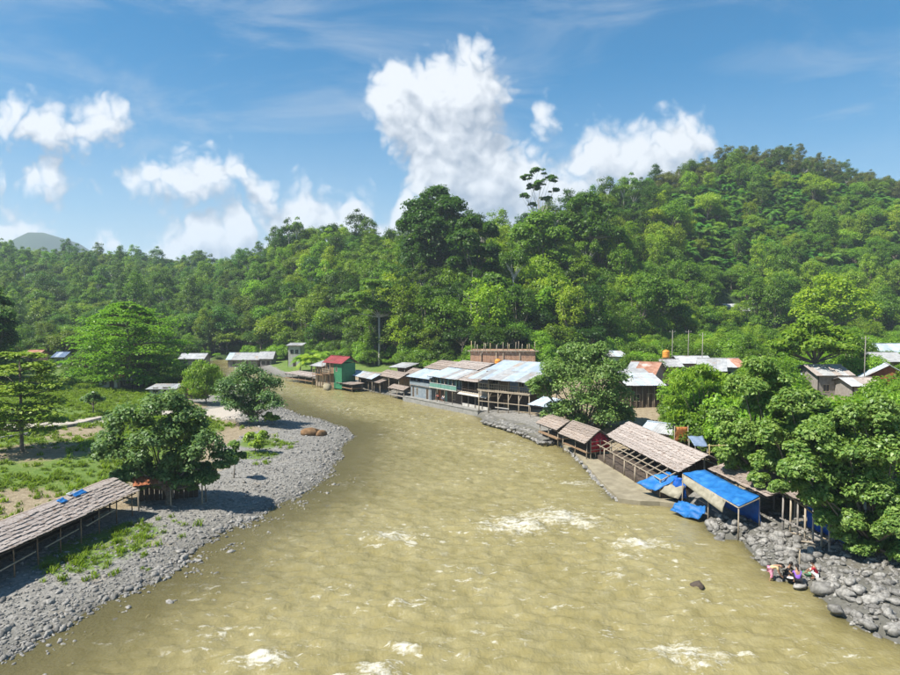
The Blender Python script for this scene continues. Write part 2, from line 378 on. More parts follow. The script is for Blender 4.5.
def grid_mesh(gx, gy):
    X, Y = np.meshgrid(gx, gy); n, m = X.shape
    i = np.arange(n*m).reshape(n, m)
    return X.ravel(), Y.ravel(), np.stack([i[:-1,:-1], i[:-1,1:], i[1:,1:], i[1:,:-1]], -1).reshape(-1, 4)

GPATH = [G(-60,438,2.2), G(0,428,2.2), G(45,423,2.3), G(80,419,2.4), G(115,412,2.4), G(160,404,2.5), G(215,401,2.2), G(235,398,2.0)]
def ground_material():
    m = bpy.data.materials.new('bank_ground'); m.use_nodes = True; nt = m.node_tree; b = NB(nt); pr = nt.nodes['Principled BSDF']
    tc = b.node('ShaderNodeTexCoord'); v = tc.outputs['Object']
    at = lambda n: b.node('ShaderNodeAttribute', attribute_name=n).outputs['Fac']
    n1 = b.noise(v, .35, 6, .65); n2 = b.noise(v, 2.5, 6, .7); n3 = b.noise(v, 11, 3, .7)
    vo = b.node('ShaderNodeTexVoronoi'); vo.inputs['Scale'].default_value = 5.5; b.L.new(v, vo.inputs['Vector'])
    st = b.mix(b.ss(vo.outputs['Color'], .2, .8), (.145,.138,.124), (.295,.28,.252))
    grav = b.mix(b.ss(n2, .35, .7), st, (.23,.22,.195))
    grav = b.mix(b.m('MULTIPLY', b.ss(n1, .55, .72), .55), grav, (.31,.25,.17))
    grav = b.mix(at('wet_shade'), grav, (.085,.082,.066))
    soil = b.mix(b.ss(n2, .3, .7), (.20,.155,.095), (.33,.27,.18))
    grass = b.mix(b.ss(n2, .3, .72), (.075,.135,.022), (.155,.215,.048))
    grass = b.mix(b.m('MULTIPLY', b.ss(n1, .5, .7), .6), grass, (.20,.19,.075))
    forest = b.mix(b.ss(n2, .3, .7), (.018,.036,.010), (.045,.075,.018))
    c = b.mix(b.ss(b.m('ADD', at('soil'), b.m('MULTIPLY', b.m('SUBTRACT', n2, .5), .8)), .35, .6), grav, soil)
    c = b.mix(b.ss(b.m('ADD', at('green'), b.m('MULTIPLY', b.m('SUBTRACT', n2, .5), .9)), .38, .62), c, grass)
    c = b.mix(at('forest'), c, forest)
    c = b.mix(b.ss(b.m('ADD', at('road'), b.m('MULTIPLY', b.m('SUBTRACT', n2, .5), .6)), .4, .65), c, b.mix(n2, (.36,.31,.25), (.50,.45,.38)))
    b.L.new(c, pr.inputs['Base Color']); pr.inputs['Roughness'].default_value = .92; pr.inputs['Specular IOR Level'].default_value = .2
    bp = b.node('ShaderNodeBump'); bp.inputs['Strength'].default_value = .5; bp.inputs['Distance'].default_value = .12
    b.L.new(b.m('ADD', vo.outputs['Distance'], n3), bp.inputs['Height']); b.L.new(bp.outputs[0], pr.inputs['Normal'])
    return m
def blob(X, Y, pts):
    o = np.zeros(X.shape)
    for (px, py, z, r) in pts:
        p = G(px, py, z); o = np.maximum(o, np.exp(-(((X-p.x)**2+(Y-p.y)**2)/r**2)))
    return o
def build_ground():
    gx = lines(-2600, 2600, .62, -46, 46, 1.055); gy = lines(-70, 3200, .62, 22, 112, 1.04)
    X, Y, F = grid_mesh(gx, gy); Z = ground(X, Y); s, left = shore(X, Y); h, t = hill(X, Y)
    n = fbm(X*.12, Y*.12, 3)
    wet_shade = np.exp(-np.maximum(s, 0)/1.1)*.9
    green = np.where(left, sst((s+6*n-11)/6), sst((s+5*n-9)/5))*.95
    green = np.maximum(green, .95*blob(X, Y, ((100,540,.8,3.2),(75,553,.8,2.5),(125,528,.8,2.6),(262,440,.9,3.0),(258,452,.8,2.5))))
    green = np.where(left & (Y < 30), green*.6, green); green = np.where(~left & (Y < 115), green*.35, green); green = np.where((Y > np.where(left, 112, 142)), np.maximum(green, sst((s-1.5)/2)), green); wet_shade = np.where(~left & (Y > 24) & (Y < 46), np.maximum(wet_shade, .72*sst((7-s)/3)), wet_shade)  # right-bank ground also darkened in colour to stand in for tree shade
    soil = np.where(left, sst((s+6*n-8)/5), sst((s+3*n-3)/3))
    soil = np.maximum(soil, blob(X, Y, ((12,490,1.8,5),(110,488,1.6,3.5),(40,498,1.8,2.6))))
    green = green*(1-.95*blob(X, Y, ((12,492,1.8,3.4),(36,500,1.8,2.0),(112,486,1.6,2.6),(80,432,2,4.5),(40,450,2,5.))))
    road = np.exp(-(seg_dist(X, Y, GPATH)/2.5)**4)
    road = np.maximum(road, .9*blob(X, Y, ((215,409,1.8,4.5),(225,404,1.8,4.))))
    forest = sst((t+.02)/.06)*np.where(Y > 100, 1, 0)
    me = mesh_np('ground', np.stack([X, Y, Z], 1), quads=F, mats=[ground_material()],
                 attrs={'wet_shade': ('POINT', wet_shade), 'green': ('POINT', green), 'soil': ('POINT', soil), 'road': ('POINT', road), 'forest': ('POINT', forest)}, smooth=True)
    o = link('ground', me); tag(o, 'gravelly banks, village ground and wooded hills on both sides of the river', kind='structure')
build_ground()

# ------------------------------------------------------------------ river water
FOAM = [(515,527,3.2,1.),(535,519,3.,.9),(560,519,3.4,1.),(585,524,3,.8),(548,512,2.5,.8),(640,545,2.2,1.),(625,556,1.4,.7),(392,538,2.2,.9),(262,659,1.3,1.1),(685,655,2,1.),(578,484,2.2,.8),(600,490,1.6,.6),(475,573,1.3,.7),
        (400,603,1.3,.7),(405,650,.9,1.),(375,675,1.2,1.),(210,637,1.2,.6),(205,589,1.4,.7),(200,615,.9,.5),(345,485,1.6,.7),(372,515,1.2,.5),(330,590,1,.5),(315,655,.9,.5),(560,600,1.2,.4),(610,575,1.8,.6),(650,570,1.6,.5),
        (300,412,1.6,.4),(345,411,3.5,.6),(380,434,3,.55),(430,435,2.5,.5),(500,444,3,.7),(470,430,2.5,.5),(420,418,3,.5),(515,452,2,.7),(545,465,2.5,.6),(500,470,2,.5),(555,478,1.6,.5),(330,388,2,.7),
        (760,600,1.3,.45),(830,650,1.1,.4),(720,600,1.3,.35),(600,630,1.1,.35),(500,640,1,.4),(120,640,1,.45),(700,630,1,.4),(650,640,.9,.35),(250,600,1.2,.45),(440,590,1,.4),(470,655,.8,.6),(280,560,1,.4)]
def water_material():
    m = bpy.data.materials.new('muddy_water'); m.use_nodes = True; nt = m.node_tree; b = NB(nt); pr = nt.nodes['Principled BSDF']; out = nt.nodes['Material Output']
    tc = b.node('ShaderNodeTexCoord'); v = tc.outputs['Object']
    at = lambda n: b.node('ShaderNodeAttribute', attribute_name=n).outputs['Fac']
    vs = b.vm('MULTIPLY', v, (1, .7, 1))
    n1 = b.noise(vs, .12, 5, .6); n2 = b.noise(vs, 1.1, 6, .62, .2); n3 = b.noise(vs, 4.5, 5, .65, .2); n4 = b.noise(b.vm('MULTIPLY', v, (.5,1.6,1)), 1.6, 6, .7, .9)
    c = b.mix(b.ss(n1, .3, .7), (.216,.182,.070), (.270,.230,.100))
    c = b.mix(b.m('MULTIPLY', b.ss(n2, .40, .72), .42), c, (.33,.29,.155))
    c = b.mix(b.m('MULTIPLY', b.ss(n4, .56, .80), .55), c, (.47,.44,.28))
    fo = b.m('ADD', b.m('MULTIPLY', at('foam'), .8), b.m('MULTIPLY', b.m('SUBTRACT', n4, .5), 1.9))
    fo = b.ss(b.m('ADD', fo, b.m('MULTIPLY', b.m('SUBTRACT', n3, .5), .9)), .46, 1.1)
    fl = b.m('MULTIPLY', b.ss(b.noise(b.vm('MULTIPLY', v, (.8,1.5,1)), 1.25, 5, .72, .3), .57, .66), b.ss(b.m('ADD', at('foam'), b.m('MULTIPLY', b.m('SUBTRACT', n1, .5), .7)), -.14, .12))
    fo = b.m('MAXIMUM', fo, b.m('MULTIPLY', fl, .62))
    c = b.mix(b.m('MULTIPLY', fo, .92), c, (.66,.63,.53))
    b.L.new(c, pr.inputs['Base Color']); pr.inputs['IOR'].default_value = 1.33
    b.L.new(b.m('ADD', b.m('MULTIPLY', fo, .5), .13), pr.inputs['Roughness'])
    bp = b.node('ShaderNodeBump'); bp.inputs['Strength'].default_value = .55; bp.inputs['Distance'].default_value = .10
    b.L.new(b.m('ADD', b.m('MULTIPLY', n2, 1.0), b.m('ADD', b.m('MULTIPLY', n3, 1.4), b.m('MULTIPLY', fo, .7))), bp.inputs['Height']); b.L.new(bp.outputs[0], pr.inputs['Normal'])
    tr = b.node('ShaderNodeBsdfTransparent'); tr.inputs[0].default_value = (.86,.83,.64,1)
    mx = b.node('ShaderNodeMixShader'); b.L.new(at('clear'), mx.inputs[0]); b.L.new(pr.outputs[0], mx.inputs[1]); b.L.new(tr.outputs[0], mx.inputs[2])
    b.L.new(mx.outputs[0], out.inputs[0])
    return m
def build_water():
    gy = [14.]
    while gy[-1] < 205: gy.append(gy[-1]+max(.16, gy[-1]*.0048))
    gx = lines(-90, 34, .26, -34, 33, 1.06)
    X, Y, F = grid_mesh(gx, np.array(gy)); s, left = shore(X, Y)
    keep = (s[F].min(1) < 2.5); F = F[keep]
    foam = np.zeros(X.shape)
    for (px, py, r, a) in FOAM:
        p = G(px, py); k = np.exp(-(((X-p.x)/(r*1.15))**2+((Y-p.y)/(r*.8))**2)); foam = np.maximum(foam, 1.15*a*k)
    deep = np.clip(-s/6, 0, 1)
    wx, wy = X+2.0*fbm(X*.2, Y*.2, 2), Y+2.0*fbm(X*.2+9, Y*.2, 2)
    rid = 1-np.abs(2*fbm(wx*.42, wy*.62, 3))*2.2
    rid2 = 1-np.abs(2*fbm(wx*.95+31, wy*1.35, 2))*2.2
    Z = deep*(.10*fbm(X*.25, Y*.33, 2)+.05*(rid-.7)+.07*(rid2-.7)+.36*fbm(X*1.9, Y*2.6, 3))+foam*deep*(.5*fbm(X*1.0, Y*1.3, 3)+.18)
    depth = np.clip(-ground(X, Y), 0, 3); clear = np.where(s > 0, .9, .86*np.exp(-depth*4.2))
    crest = np.clip((rid2*.6+rid*.4-.80)*3.2, 0, 1)*deep
    foam = np.clip(foam+.30*crest*(.5+1.6*np.clip(fbm(X*.11+40, Y*.09, 2)+.12, 0, 1))+.25*np.clip(fbm(X*.15+4, Y*.1, 2), 0, 1)*deep, 0, 1.2)-.08
    used = np.unique(F); mp = np.full(len(X), -1); mp[used] = np.arange(len(used))
    me = mesh_np('river_water', np.stack([X, Y, Z], 1)[used], quads=mp[F], mats=[water_material()], attrs={'foam': ('POINT', foam[used]), 'clear': ('POINT', clear[used])}, smooth=True)
    tag(link('river_water', me), 'muddy olive river running fast between gravel and village banks', kind='structure')
build_water()
# ------------------------------------------------------------------ foliage meshes
def unit(n, rs):
    v = rs.normal(size=(n, 3)); return v/np.linalg.norm(v, axis=1, keepdims=True)
def leaves(P, N, size, rs, aspect=.55, fold=.14, droop=0.):
    # kite-shaped leaves at P facing N
    n = len(P); N = N/np.maximum(np.linalg.norm(N, axis=1, keepdims=True), 1e-6)
    a = np.cross(N, unit(n, rs)); a /= np.maximum(np.linalg.norm(a, axis=1, keepdims=True), 1e-6)
    a[:, 2] -= droop; a /= np.linalg.norm(a, axis=1, keepdims=True)
    sd_ = np.cross(N, a); sd_ /= np.maximum(np.linalg.norm(sd_, axis=1, keepdims=True), 1e-6)
    L = (size*rs.uniform(.65, 1.3, n))[:, None]
    p0 = P-a*L*.5; p2 = P+a*L*.5-N*L*fold*.8
    p1 = P-a*L*.05+sd_*L*aspect*.5+N*L*fold; p3 = P-a*L*.05-sd_*L*aspect*.5+N*L*fold
    return np.stack([p0, p1, p2, p3], 1).reshape(-1, 3), np.arange(4*n).reshape(-1, 4), rs.rand(n)
def clump_leaves(cen, rad, per, size, rs, up=.55, flat=1., aspect=.55, droop=0., shell=.55):
    k = len(cen); n = k*per; ci = np.repeat(np.arange(k), per)
    d = unit(n, rs); d[:, 2] = np.where(d[:, 2] < -.35, -d[:, 2]*.6, d[:, 2])
    rr = rad[ci]*(shell+(1-shell)*rs.rand(n)**.6)
    P = cen[ci]+d*rr[:, None]*np.array([1, 1, flat])
    N = d*np.array([1, 1, 1/max(flat, .3)])*.6+unit(n, rs)*.5+np.array([0, 0, up])
    return leaves(P, N, size, rs, aspect, droop=droop)
def crown_points(kind, rs):
    # clump centres and radii for a tree about 1 crown-radius wide: z from 0 (ground); returns centres, radii, height of first limb
    if kind == 'round':
        n = 40; d = unit(n, rs); d[:, 2] = np.abs(d[:, 2])*1.0-.55*(rs.rand(n) < .5)
        c = d*rs.uniform(.55, .8, n)[:, None]*np.array([1, 1, .82]); c[:, 2] += 1.15; return c, rs.uniform(.24, .46, n)
    if kind == 'tall':
        n = 34; d = unit(n, rs); d[:, 2] = d[:, 2]*1.0+.15
        c = d*rs.uniform(.5, .82, n)[:, None]*np.array([.85, .85, 1.25]); c[:, 2] += 1.55; return c, rs.uniform(.24, .42, n)
    if kind == 'dome':
        n = 36; a = rs.uniform(0, 6.28, n); r = np.sqrt(rs.rand(n))*.86
        c = np.stack([np.cos(a)*r, np.sin(a)*r, .95+.55*np.sqrt(np.maximum(0, 1-r*r))+rs.uniform(-.22, .08, n)], 1); return c, rs.uniform(.22, .38, n)
    if kind == 'emergent':
        n = 22; d = unit(n, rs); d[:, 2] = np.abs(d[:, 2])
        c = d*rs.uniform(.35, .9, n)[:, None]; c[:, 2] = c[:, 2]*.9+2.1; return c, rs.uniform(.2, .34, n)
    if kind == 'bush':
        n = 16; d = unit(n, rs); d[:, 2] = np.abs(d[:, 2])
        c = d*rs.uniform(.4, .75, n)[:, None]; c[:, 2] = c[:, 2]*.8+.3; return c, rs.uniform(.25, .4, n)
    if kind == 'dry':
        n = 16; d = unit(n, rs); d[:, 2] = np.abs(d[:, 2])
        c = d*rs.uniform(.5, .85, n)[:, None]; c[:, 2] = c[:, 2]*.8+1.5; return c, rs.uniform(.15, .26, n)
def limb_mesh(cen, rad, base_r, rs, fork, nmax=14, first=None):
    mb = MB(); top = Vector((0, 0, fork)); b = base_r
    j = lambda s: Vector((rs.normal()*s, rs.normal()*s, 0))
    mid = Vector((0, 0, fork*.5))+j(b*.6)
    mb.tube([Vector((0, 0, -.12*max(1, fork*.2))), Vector((0, 0, fork*.12)), mid, top], [b*1.45, b*1.05, b*.9, b*.75], 7)
    for i in rs.permutation(len(cen))[:nmax]:
        c = Vector(cen[i]); m = top.lerp(c, .5)+Vector((0, 0, -.06*(c-top).length))+j(.05*(c-top).length)
        st = Vector((0, 0, fork*(.78+.2*rs.rand())))
        mb.tube([st, m, c], [b*.5, b*.3, b*.1], 5, cap=False)
    return mb
TREES = {}
def make_proto(key, kind, seed, per, leaf, mat='leaf', bark='bark', aspect=.6, flat=.8, shell=.5, base_r=.06, nl=12, up=.55):
    rs = np.random.RandomState(seed); cen, rad = crown_points(kind, rs)
    v, q, tone = clump_leaves(cen, rad, per, leaf, rs, up, flat, aspect, shell=shell)
    crown = mesh_np('crown', v, quads=q, mats=[M[mat]], attrs={'tone': ('FACE', tone)})
    lo = max(.15, float(cen[:, 2].min())*.85)
    tm = limb_mesh(cen, rad, base_r, rs, lo, nl); trunk = tm.mesh('trunk', bark)
    # joined version for the far mass
    tv = np.array(tm.v); nv = len(v)
    tq = [tuple(i+nv for i in f) for f in tm.f if len(f) == 4]
    both = mesh_np('forest_mass_tree', np.concatenate([v, tv]), quads=np.concatenate([q, np.array(tq)]), mats=[M[mat], M[bark]],
                   attrs={'tone': ('FACE', np.concatenate([tone, np.zeros(len(tq))]))}, midx=np.concatenate([np.zeros(len(q)), np.ones(len(tq))]))
    TREES[key] = (crown, trunk, both, float((cen[:, 2]+rad).max()))
def frond_mesh(seed, n_fr, length, rise, rs):
    Vv, Q = [], []; o = 0
    for k in range(n_fr):
        a = 6.283*k/n_fr+rs.normal()*.2; el = rs.uniform(.15, 1.2); d = np.array([math.cos(a), math.sin(a)]); L = length*rs.uniform(.8, 1.1)
        pts = []
        for i in range(9):
            t = i/8; r = L*t*math.cos(el*(1-.3*t)); z = rise+L*(math.sin(el)*t-1.05*t*t*(.55+.35*(1.2-el)))
            pts.append(np.array([d[0]*r, d[1]*r, z]))
        side = np.array([-d[1], d[0], 0])
        for i in range(8):
            for sgn in (-1, 1):
                for u in (.15, .6):
                    p = pts[i]*(1-u)+pts[i+1]*u; t = (i+u)/8; ll = L*.32*math.sin(math.pi*(.12+.83*t))
                    f = (pts[i+1]-pts[i]); f = f/np.linalg.norm(f)
                    tip = p+side*sgn*ll*.8+f*ll*.45+np.array([0, 0, -.38*ll])
                    w = f*L*.04
                    Vv += [p-w, p+w, tip+w*.3, tip-w*.3]; Q.append((o, o+1, o+2, o+3)); o += 4
    return np.array(Vv), np.array(Q), rs.rand(len(Q))
def make_palm(key, seed, h, n_fr=15, L=1.0):
    rs = np.random.RandomState(seed); v, q, tone = frond_mesh(seed, n_fr, L, h, rs)
    crown = mesh_np('crown', v, quads=q, mats=[M['leaf']], attrs={'tone': ('FACE', tone)})
    tm = MB().tube([(0, 0, -.1), (.02, .01, h*.3), (.03, 0, h*.7), (0, 0, h+.02)], [.085, .06, .055, .06], 7); trunk = tm.mesh('trunk', 'bark')
    tv = np.array(tm.v); nv = len(v); tq = np.array([tuple(i+nv for i in f) for f in tm.f if len(f) == 4])
    both = mesh_np('forest_mass_palm', np.concatenate([v, tv]), quads=np.concatenate([q, tq]), mats=[M['leaf'], M['bark']],
                   attrs={'tone': ('FACE', np.concatenate([tone, np.zeros(len(tq))]))}, midx=np.concatenate([np.zeros(len(q)), np.ones(len(tq))]))
    TREES[key] = (crown, trunk, both, h+.5)
for i in range(3): make_proto('round%d' % i, 'round', 20+i, 95, .095, shell=.2)
for i in range(2): make_proto('tall%d' % i, 'tall', 40+i, 105, .09, shell=.2)
for i in range(2): make_proto('dome%d' % i, 'dome', 50+i, 100, .09, shell=.2)
for i in range(2): make_proto('emergent%d' % i, 'emergent', 60+i, 90, .10, bark='pale_bark', base_r=.05)
for i in range(2): make_proto('bush%d' % i, 'bush', 70+i, 210, .085, base_r=.03, nl=5)
make_proto('dry0', 'dry', 80, 26, .08, bark='pale_bark', base_r=.05, nl=16)
make_palm('palm0', 90, .75); make_palm('palm1', 91, 1.1, 17)

def scatter(name, label, pts, rot, scl, idx, tint, metas, cat_name):
    # one mass nobody could count: points carrying copies of a few meshes
    coll = bpy.data.collections.new(cat_name)
    for k, me in enumerate(metas):
        po = bpy.data.objects.new('%s_piece_%02d' % (name, k), me); coll.objects.link(po)
    me = bpy.data.meshes.new(name); n = len(pts); me.vertices.add(n); me.vertices.foreach_set('co', np.asarray(pts, np.float32).ravel())
    def at(nm, ty, arr, key='value'):
        a = me.attributes.new(nm, ty, 'POINT'); a.data.foreach_set(key, np.asarray(arr).astype(np.int32 if ty == 'INT' else np.float32).ravel())
    at('rotv', 'FLOAT_VECTOR', rot, 'vector'); at('sclv', 'FLOAT_VECTOR', scl, 'vector'); at('pick', 'INT', idx); at('tint', 'FLOAT_VECTOR', tint, 'vector')
    o = link(name, me); tag(o, label, kind='stuff')
    ng = bpy.data.node_groups.new(name, 'GeometryNodeTree')
    ng.interface.new_socket(name='Geometry', in_out='INPUT', socket_type='NodeSocketGeometry'); ng.interface.new_socket(name='Geometry', in_out='OUTPUT', socket_type='NodeSocketGeometry')
    N = ng.nodes; L = ng.links
    gi, go = N.new('NodeGroupInput'), N.new('NodeGroupOutput'); ip = N.new('GeometryNodeInstanceOnPoints'); ci = N.new('GeometryNodeCollectionInfo')
    ci.inputs['Collection'].default_value = coll; ci.inputs['Separate Children'].default_value = True; ci.inputs['Reset Children'].default_value = True
    def na(nm, ty):
        x = N.new('GeometryNodeInputNamedAttribute'); x.data_type = ty; x.inputs['Name'].default_value = nm; return x.outputs['Attribute']
    L.new(gi.outputs[0], ip.inputs['Points']); L.new(ci.outputs[0], ip.inputs['Instance']); ip.inputs['Pick Instance'].default_value = True
    L.new(na('pick', 'INT'), ip.inputs['Instance Index'])
    er = N.new('FunctionNodeEulerToRotation'); L.new(na('rotv', 'FLOAT_VECTOR'), er.inputs[0]); L.new(er.outputs[0], ip.inputs['Rotation'])
    L.new(na('sclv', 'FLOAT_VECTOR'), ip.inputs['Scale']); L.new(ip.outputs[0], go.inputs[0])
    md = o.modifiers.new('copies', 'NODES'); md.node_group = ng
    return o

# ------------------------------------------------------------------ the wooded hills
def photo_xy(x, y, z):
    c, s = math.cos(PITCH), math.sin(PITCH); dz = z-CAMZ; f = y*c-dz*s; u = y*s+dz*c
    return 450+FPX*x/f, 337.5-FPX*u/f
LANDMARKS = [(-1e3,60,'at the far left'),(60,120,'above the flat-topped tree'),(120,190,'in the valley head'),(190,260,'left of the green house'),(260,330,'above the green house'),(330,400,'above the thatched huts'),
             (400,470,'above the balcony houses'),(470,540,'above the unfinished building'),(540,610,'right of the thin tree'),(610,680,'above the rusty roofs'),(680,760,'below the right summit'),(760,840,'right of the summit'),(840,2e3,'at the far right')]
ORD = ['leftmost']+[w+' from left' for w in 'second third fourth fifth sixth seventh eighth ninth tenth eleventh twelfth thirteenth fourteenth fifteenth sixteenth seventeenth eighteenth nineteenth twentieth'.split()]
def forest():
    rs = np.random.RandomState(31); T = []; pal = []
    y = 76.
    while y < 560:
        sp = 4.9 if y < 230 else (5.7 if y < 330 else 7.2)
        xs = np.arange(-.78*y-10, .78*y+10, sp); xx = xs+rs.uniform(-.45, .45, len(xs))*sp; yy = y+rs.uniform(-.45, .45, len(xs))*sp
        T.append(np.stack([xx, yy], 1))
        if y > 200:                                   # the palm slope is planted closer
            xs = np.arange(.30*y, .78*y, 4.6); T.append(np.stack([xs+rs.uniform(-1, 1, len(xs)), y+2.6+rs.uniform(-1, 1, len(xs))], 1)); pal.append(len(np.concatenate(T))-len(xs)); pal.append(len(np.concatenate(T)))
        y += sp*.92
    XY = np.concatenate(T); X, Y = XY[:, 0], XY[:, 1]
    h, t = hill(X, Y); s, left = shore(X, Y); Z = ground(X, Y)
    c = 450+FPX*X/Y
    keep = (s > np.where(left, 3.5, np.where(Y > 158, 5, 14))) & (t < 1.35)
    near = np.where(c < 285, np.where((c > 50) & (c < 114), 119, 106), np.where(c > 600, 78, 1e9))     # village and valley trees stand in front of the hill foot
    keep &= (t > .015) | (Y > near)
    keep &= (t > .015) | (rs.rand(len(X)) < np.where(c < 285, .85, .75))
    extra = np.zeros(len(X), bool)
    for a, b in zip(pal[::2], pal[1::2]): extra[a:b] = True
    keep &= ~extra | ((c > 655) & (t > .30) & (t < .80))
    hx = np.array([(h.location.x, h.location.y) for h in HOUSES])
    for (x, y) in hx: keep &= ~((np.hypot(X-x-2.5, Y-y-2.5) < 6.5))
    out = []
    for x, y, z, t_, cc in zip(X[keep], Y[keep], Z[keep], t[keep], c[keep]):
        out.append((x, y, z, t_, cc))
    return out
def build_forest():
    rs = np.random.RandomState(77); rec = []
    for (x, y, z, t, c) in forest():
        n = fbm(np.array([x*.03]), np.array([y*.03]), 2)[0]; r = rs.rand()
        palm_zone = c > 655 and .30 < t < .80 and (n > -.16)
        if c > 655 and .24 < t < .84 and not palm_zone: palm_zone = r < .5
        if palm_zone and r < .90:
            key = ['palm0', 'palm1'][rs.randint(2)]; sc = rs.uniform(2.5, 4.6); szv = sc*rs.uniform(.9, 1.15); tint = np.array([.64*rs.uniform(.8, 1.4), .90, .84])*rs.uniform(.5, 1.3); tone = 'blue-green palm'
            sx = sc
        else:
            key = ['round0', 'round1', 'round2', 'tall0', 'tall1', 'dome0', 'dome1'][rs.randint(7)]
            sx = rs.uniform(2.9, 4.4) if rs.rand() < .6 else rs.uniform(4.0, 6.0); szv = sx*rs.uniform(.85, 1.4)
            if rs.rand() < .075 and t > .2 and c < 640: key = 'emergent%d' % rs.randint(2); sx = rs.uniform(3.2, 4.4); szv = sx*rs.uniform(1.2, 1.5)
            if c > 655 and t >= .80:   # dry scrubby summit
                sx *= .78; szv *= .8
                base = np.array([1.15, .80, 1.3]) if r < .62 else np.array([.7, .74, .8]); tone = 'greyish olive' if r < .62 else 'dark green'
                if rs.rand() < .06: key = 'dry0'
                base = base*rs.uniform(.6, 1.0)
            elif c > 600 and t < .34: 
                base = np.array([1.55, 1.42, .9]) if r < .45 else np.array([.95, 1.05, .8]); tone = 'yellow-green' if r < .45 else 'fresh green'; base = base*rs.uniform(.75, 1.1)
                sx *= .92
            elif c < 255:
                base = np.array([.62, .74, .85]) if r < .6 else np.array([1.0, 1.05, .8]); tone = 'dark green' if r < .6 else 'mid green'; base = base*rs.uniform(.6, 1.25)*np.array([rs.uniform(.85, 1.25), 1, rs.uniform(.8, 1.2)])
            else:
                if r < .40: base, tone = np.array([.40, .54, .50]), 'dark green'
                elif r < .78: base, tone = np.array([.95, 1.04, .72]), 'mid green'
                else: base, tone = np.array([1.45, 1.42, .75]), 'bright green'
                base = base*rs.uniform(.6, 1.15)*np.array([rs.uniform(.85, 1.25), 1, rs.uniform(.8, 1.2)])
            tint = base
        top = z+TREES[key][3]*szv
        if t < .015: sx *= .62 if c > 500 else .8; szv = sx*rs.uniform(.85, 1.15)
        top = z+TREES[key][3]*szv; ppx, ppt = photo_xy(x, y, top); pw_ = FPX*sx/y
        if any(y < Yk and a-pw_*.8 < ppx < b+pw_*.8 and ppt < pb_ for (a, b, pb_, Yk) in KEEP): continue
        rec.append(dict(x=x, y=y, z=z, t=t, c=c, key=key, sx=sx, sz=szv, tint=tint, tone=tone, top=top, rz=rs.uniform(0, 6.28)))
    # what the view shows of each: sweep columns from near to far
    hor = np.full(1400, 1e9)
    rec.sort(key=lambda d: d['y'])
    for d in rec:
        px, pt = photo_xy(d['x'], d['y'], d['top']); pw = max(2, FPX*d['sx']/d['y']); a, b = int(px-pw*.7)+250, int(px+pw*.7)+251
        _, pb = photo_xy(d['x'], d['y'], d['z'])
        d['px'], d['pt'] = px, pt
        if b < 1 or a > 1399: d['vis'] = 0; continue
        hh = hor[max(a,0):min(b,1400)]; shown = np.clip(np.minimum(hh, pb)-pt, 0, None).mean()
        d['vis'] = shown*pw if -pw < px < 900+pw else 0
        hor[max(a,0):min(b,1400)] = np.minimum(hh, pt+(pb-pt)*.18)
    rest, indiv = [], []
    for fam in ('palm', 'tree'):
        ds = [d for d in rec if (d['key'][:4] == 'palm') == (fam == 'palm')]
        ds.sort(key=lambda d: -d['vis'])
        lim = 150 if fam == 'palm' else 290
        indiv += [d for d in ds[:lim] if d['vis'] > 12]; rest += ds[lim:]+[d for d in ds[:lim] if d['vis'] <= 12]
    # labels from look, place on the slope and landmark; left-to-right order settles what is left
    bins = {}
    for d in indiv:
        row = 'on the skyline' if d['t'] > .86 else ('high on the slope' if d['t'] > .58 else ('halfway up the slope' if d['t'] > .28 else 'at the hill foot'))
        lm = next(w for a, b, w in LANDMARKS if a <= d['px'] < b)
        if d['key'][:4] == 'palm': row = next(w for q, w in ((.38, 'at the plantation foot'), (.46, 'low in the plantation'), (.54, 'midway up the plantation'), (.63, 'high in the plantation'), (9, 'atop the plantation')) if d['t'] < q)
        shape = {'roun': 'round-crowned', 'tall': 'tall-crowned', 'dome': 'dome-crowned', 'emer': 'thin-stemmed', 'dry0': 'sparse dry', 'palm': ''}[d['key'][:4]]
        kind = 'palm' if d['key'][:4] == 'palm' else 'tree'
        tone = 'blue-green' if kind == 'palm' else d['tone']
        bins.setdefault((tone, shape, kind, row, lm), []).append(d)
    for (tone, shape, kind, row, lm), ds in bins.items():
        ds.sort(key=lambda d: d['px'])
        for i, d in enumerate(ds):
            lab = ' '.join(w for w in (tone, shape, kind, row, lm) if w)
            if len(ds) > 1: lab += ', '+(ORD[i] if i < 20 else 'one of the rightmost')
            crown, trunk, both, _ = TREES[d['key']]
            o = thing('palm_tree' if kind == 'palm' else 'forest_tree', lab, kind+' tree' if kind == 'palm' else 'tree', (d['x'], d['y'], d['z']-.1), d['rz'], 'palms planted on the hillside' if kind == 'palm' else 'trees covering the hills')
            o.scale = (d['sx'], d['sx'], d['sz'])
            link('trunk', trunk, o); cr = link('crown', crown, o); cr['tint'] = [float(q) for q in d['tint']]
    keys = sorted({d['key'] for d in rest})
    scatter('distant_forest', 'unbroken green forest canopy filling in the hillsides', [(d['x'], d['y'], d['z']-.1) for d in rest], [(0, 0, d['rz']) for d in rest], [(d['sx'], d['sx'], d['sz']) for d in rest],
            [keys.index(d['key']) for d in rest], [d['tint'] for d in rest], [TREES[k][2] for k in keys], 'forest_pieces')
    print('FOREST', len(rec), len(indiv), len(rest))
    # understorey and creepers between the trunks
    rs = np.random.RandomState(5); n = 19000; Y = rs.uniform(50, 430, n); X = rs.uniform(-.75, .75, n)*Y
    h, t = hill(X, Y); s, left = shore(X, Y); c = 450+FPX*X/Y
    k = (s > np.where(left, 4, np.where(Y > 158, 4, 11))) & (t < 1.15) & ((t > -.02) | (Y > np.where(c < 285, 117, np.where(c > 640, 50, 1e9))))
    for hh in HOUSES: k &= np.hypot(X-hh.location.x-2.5, Y-hh.location.y-2.5) > 5.5
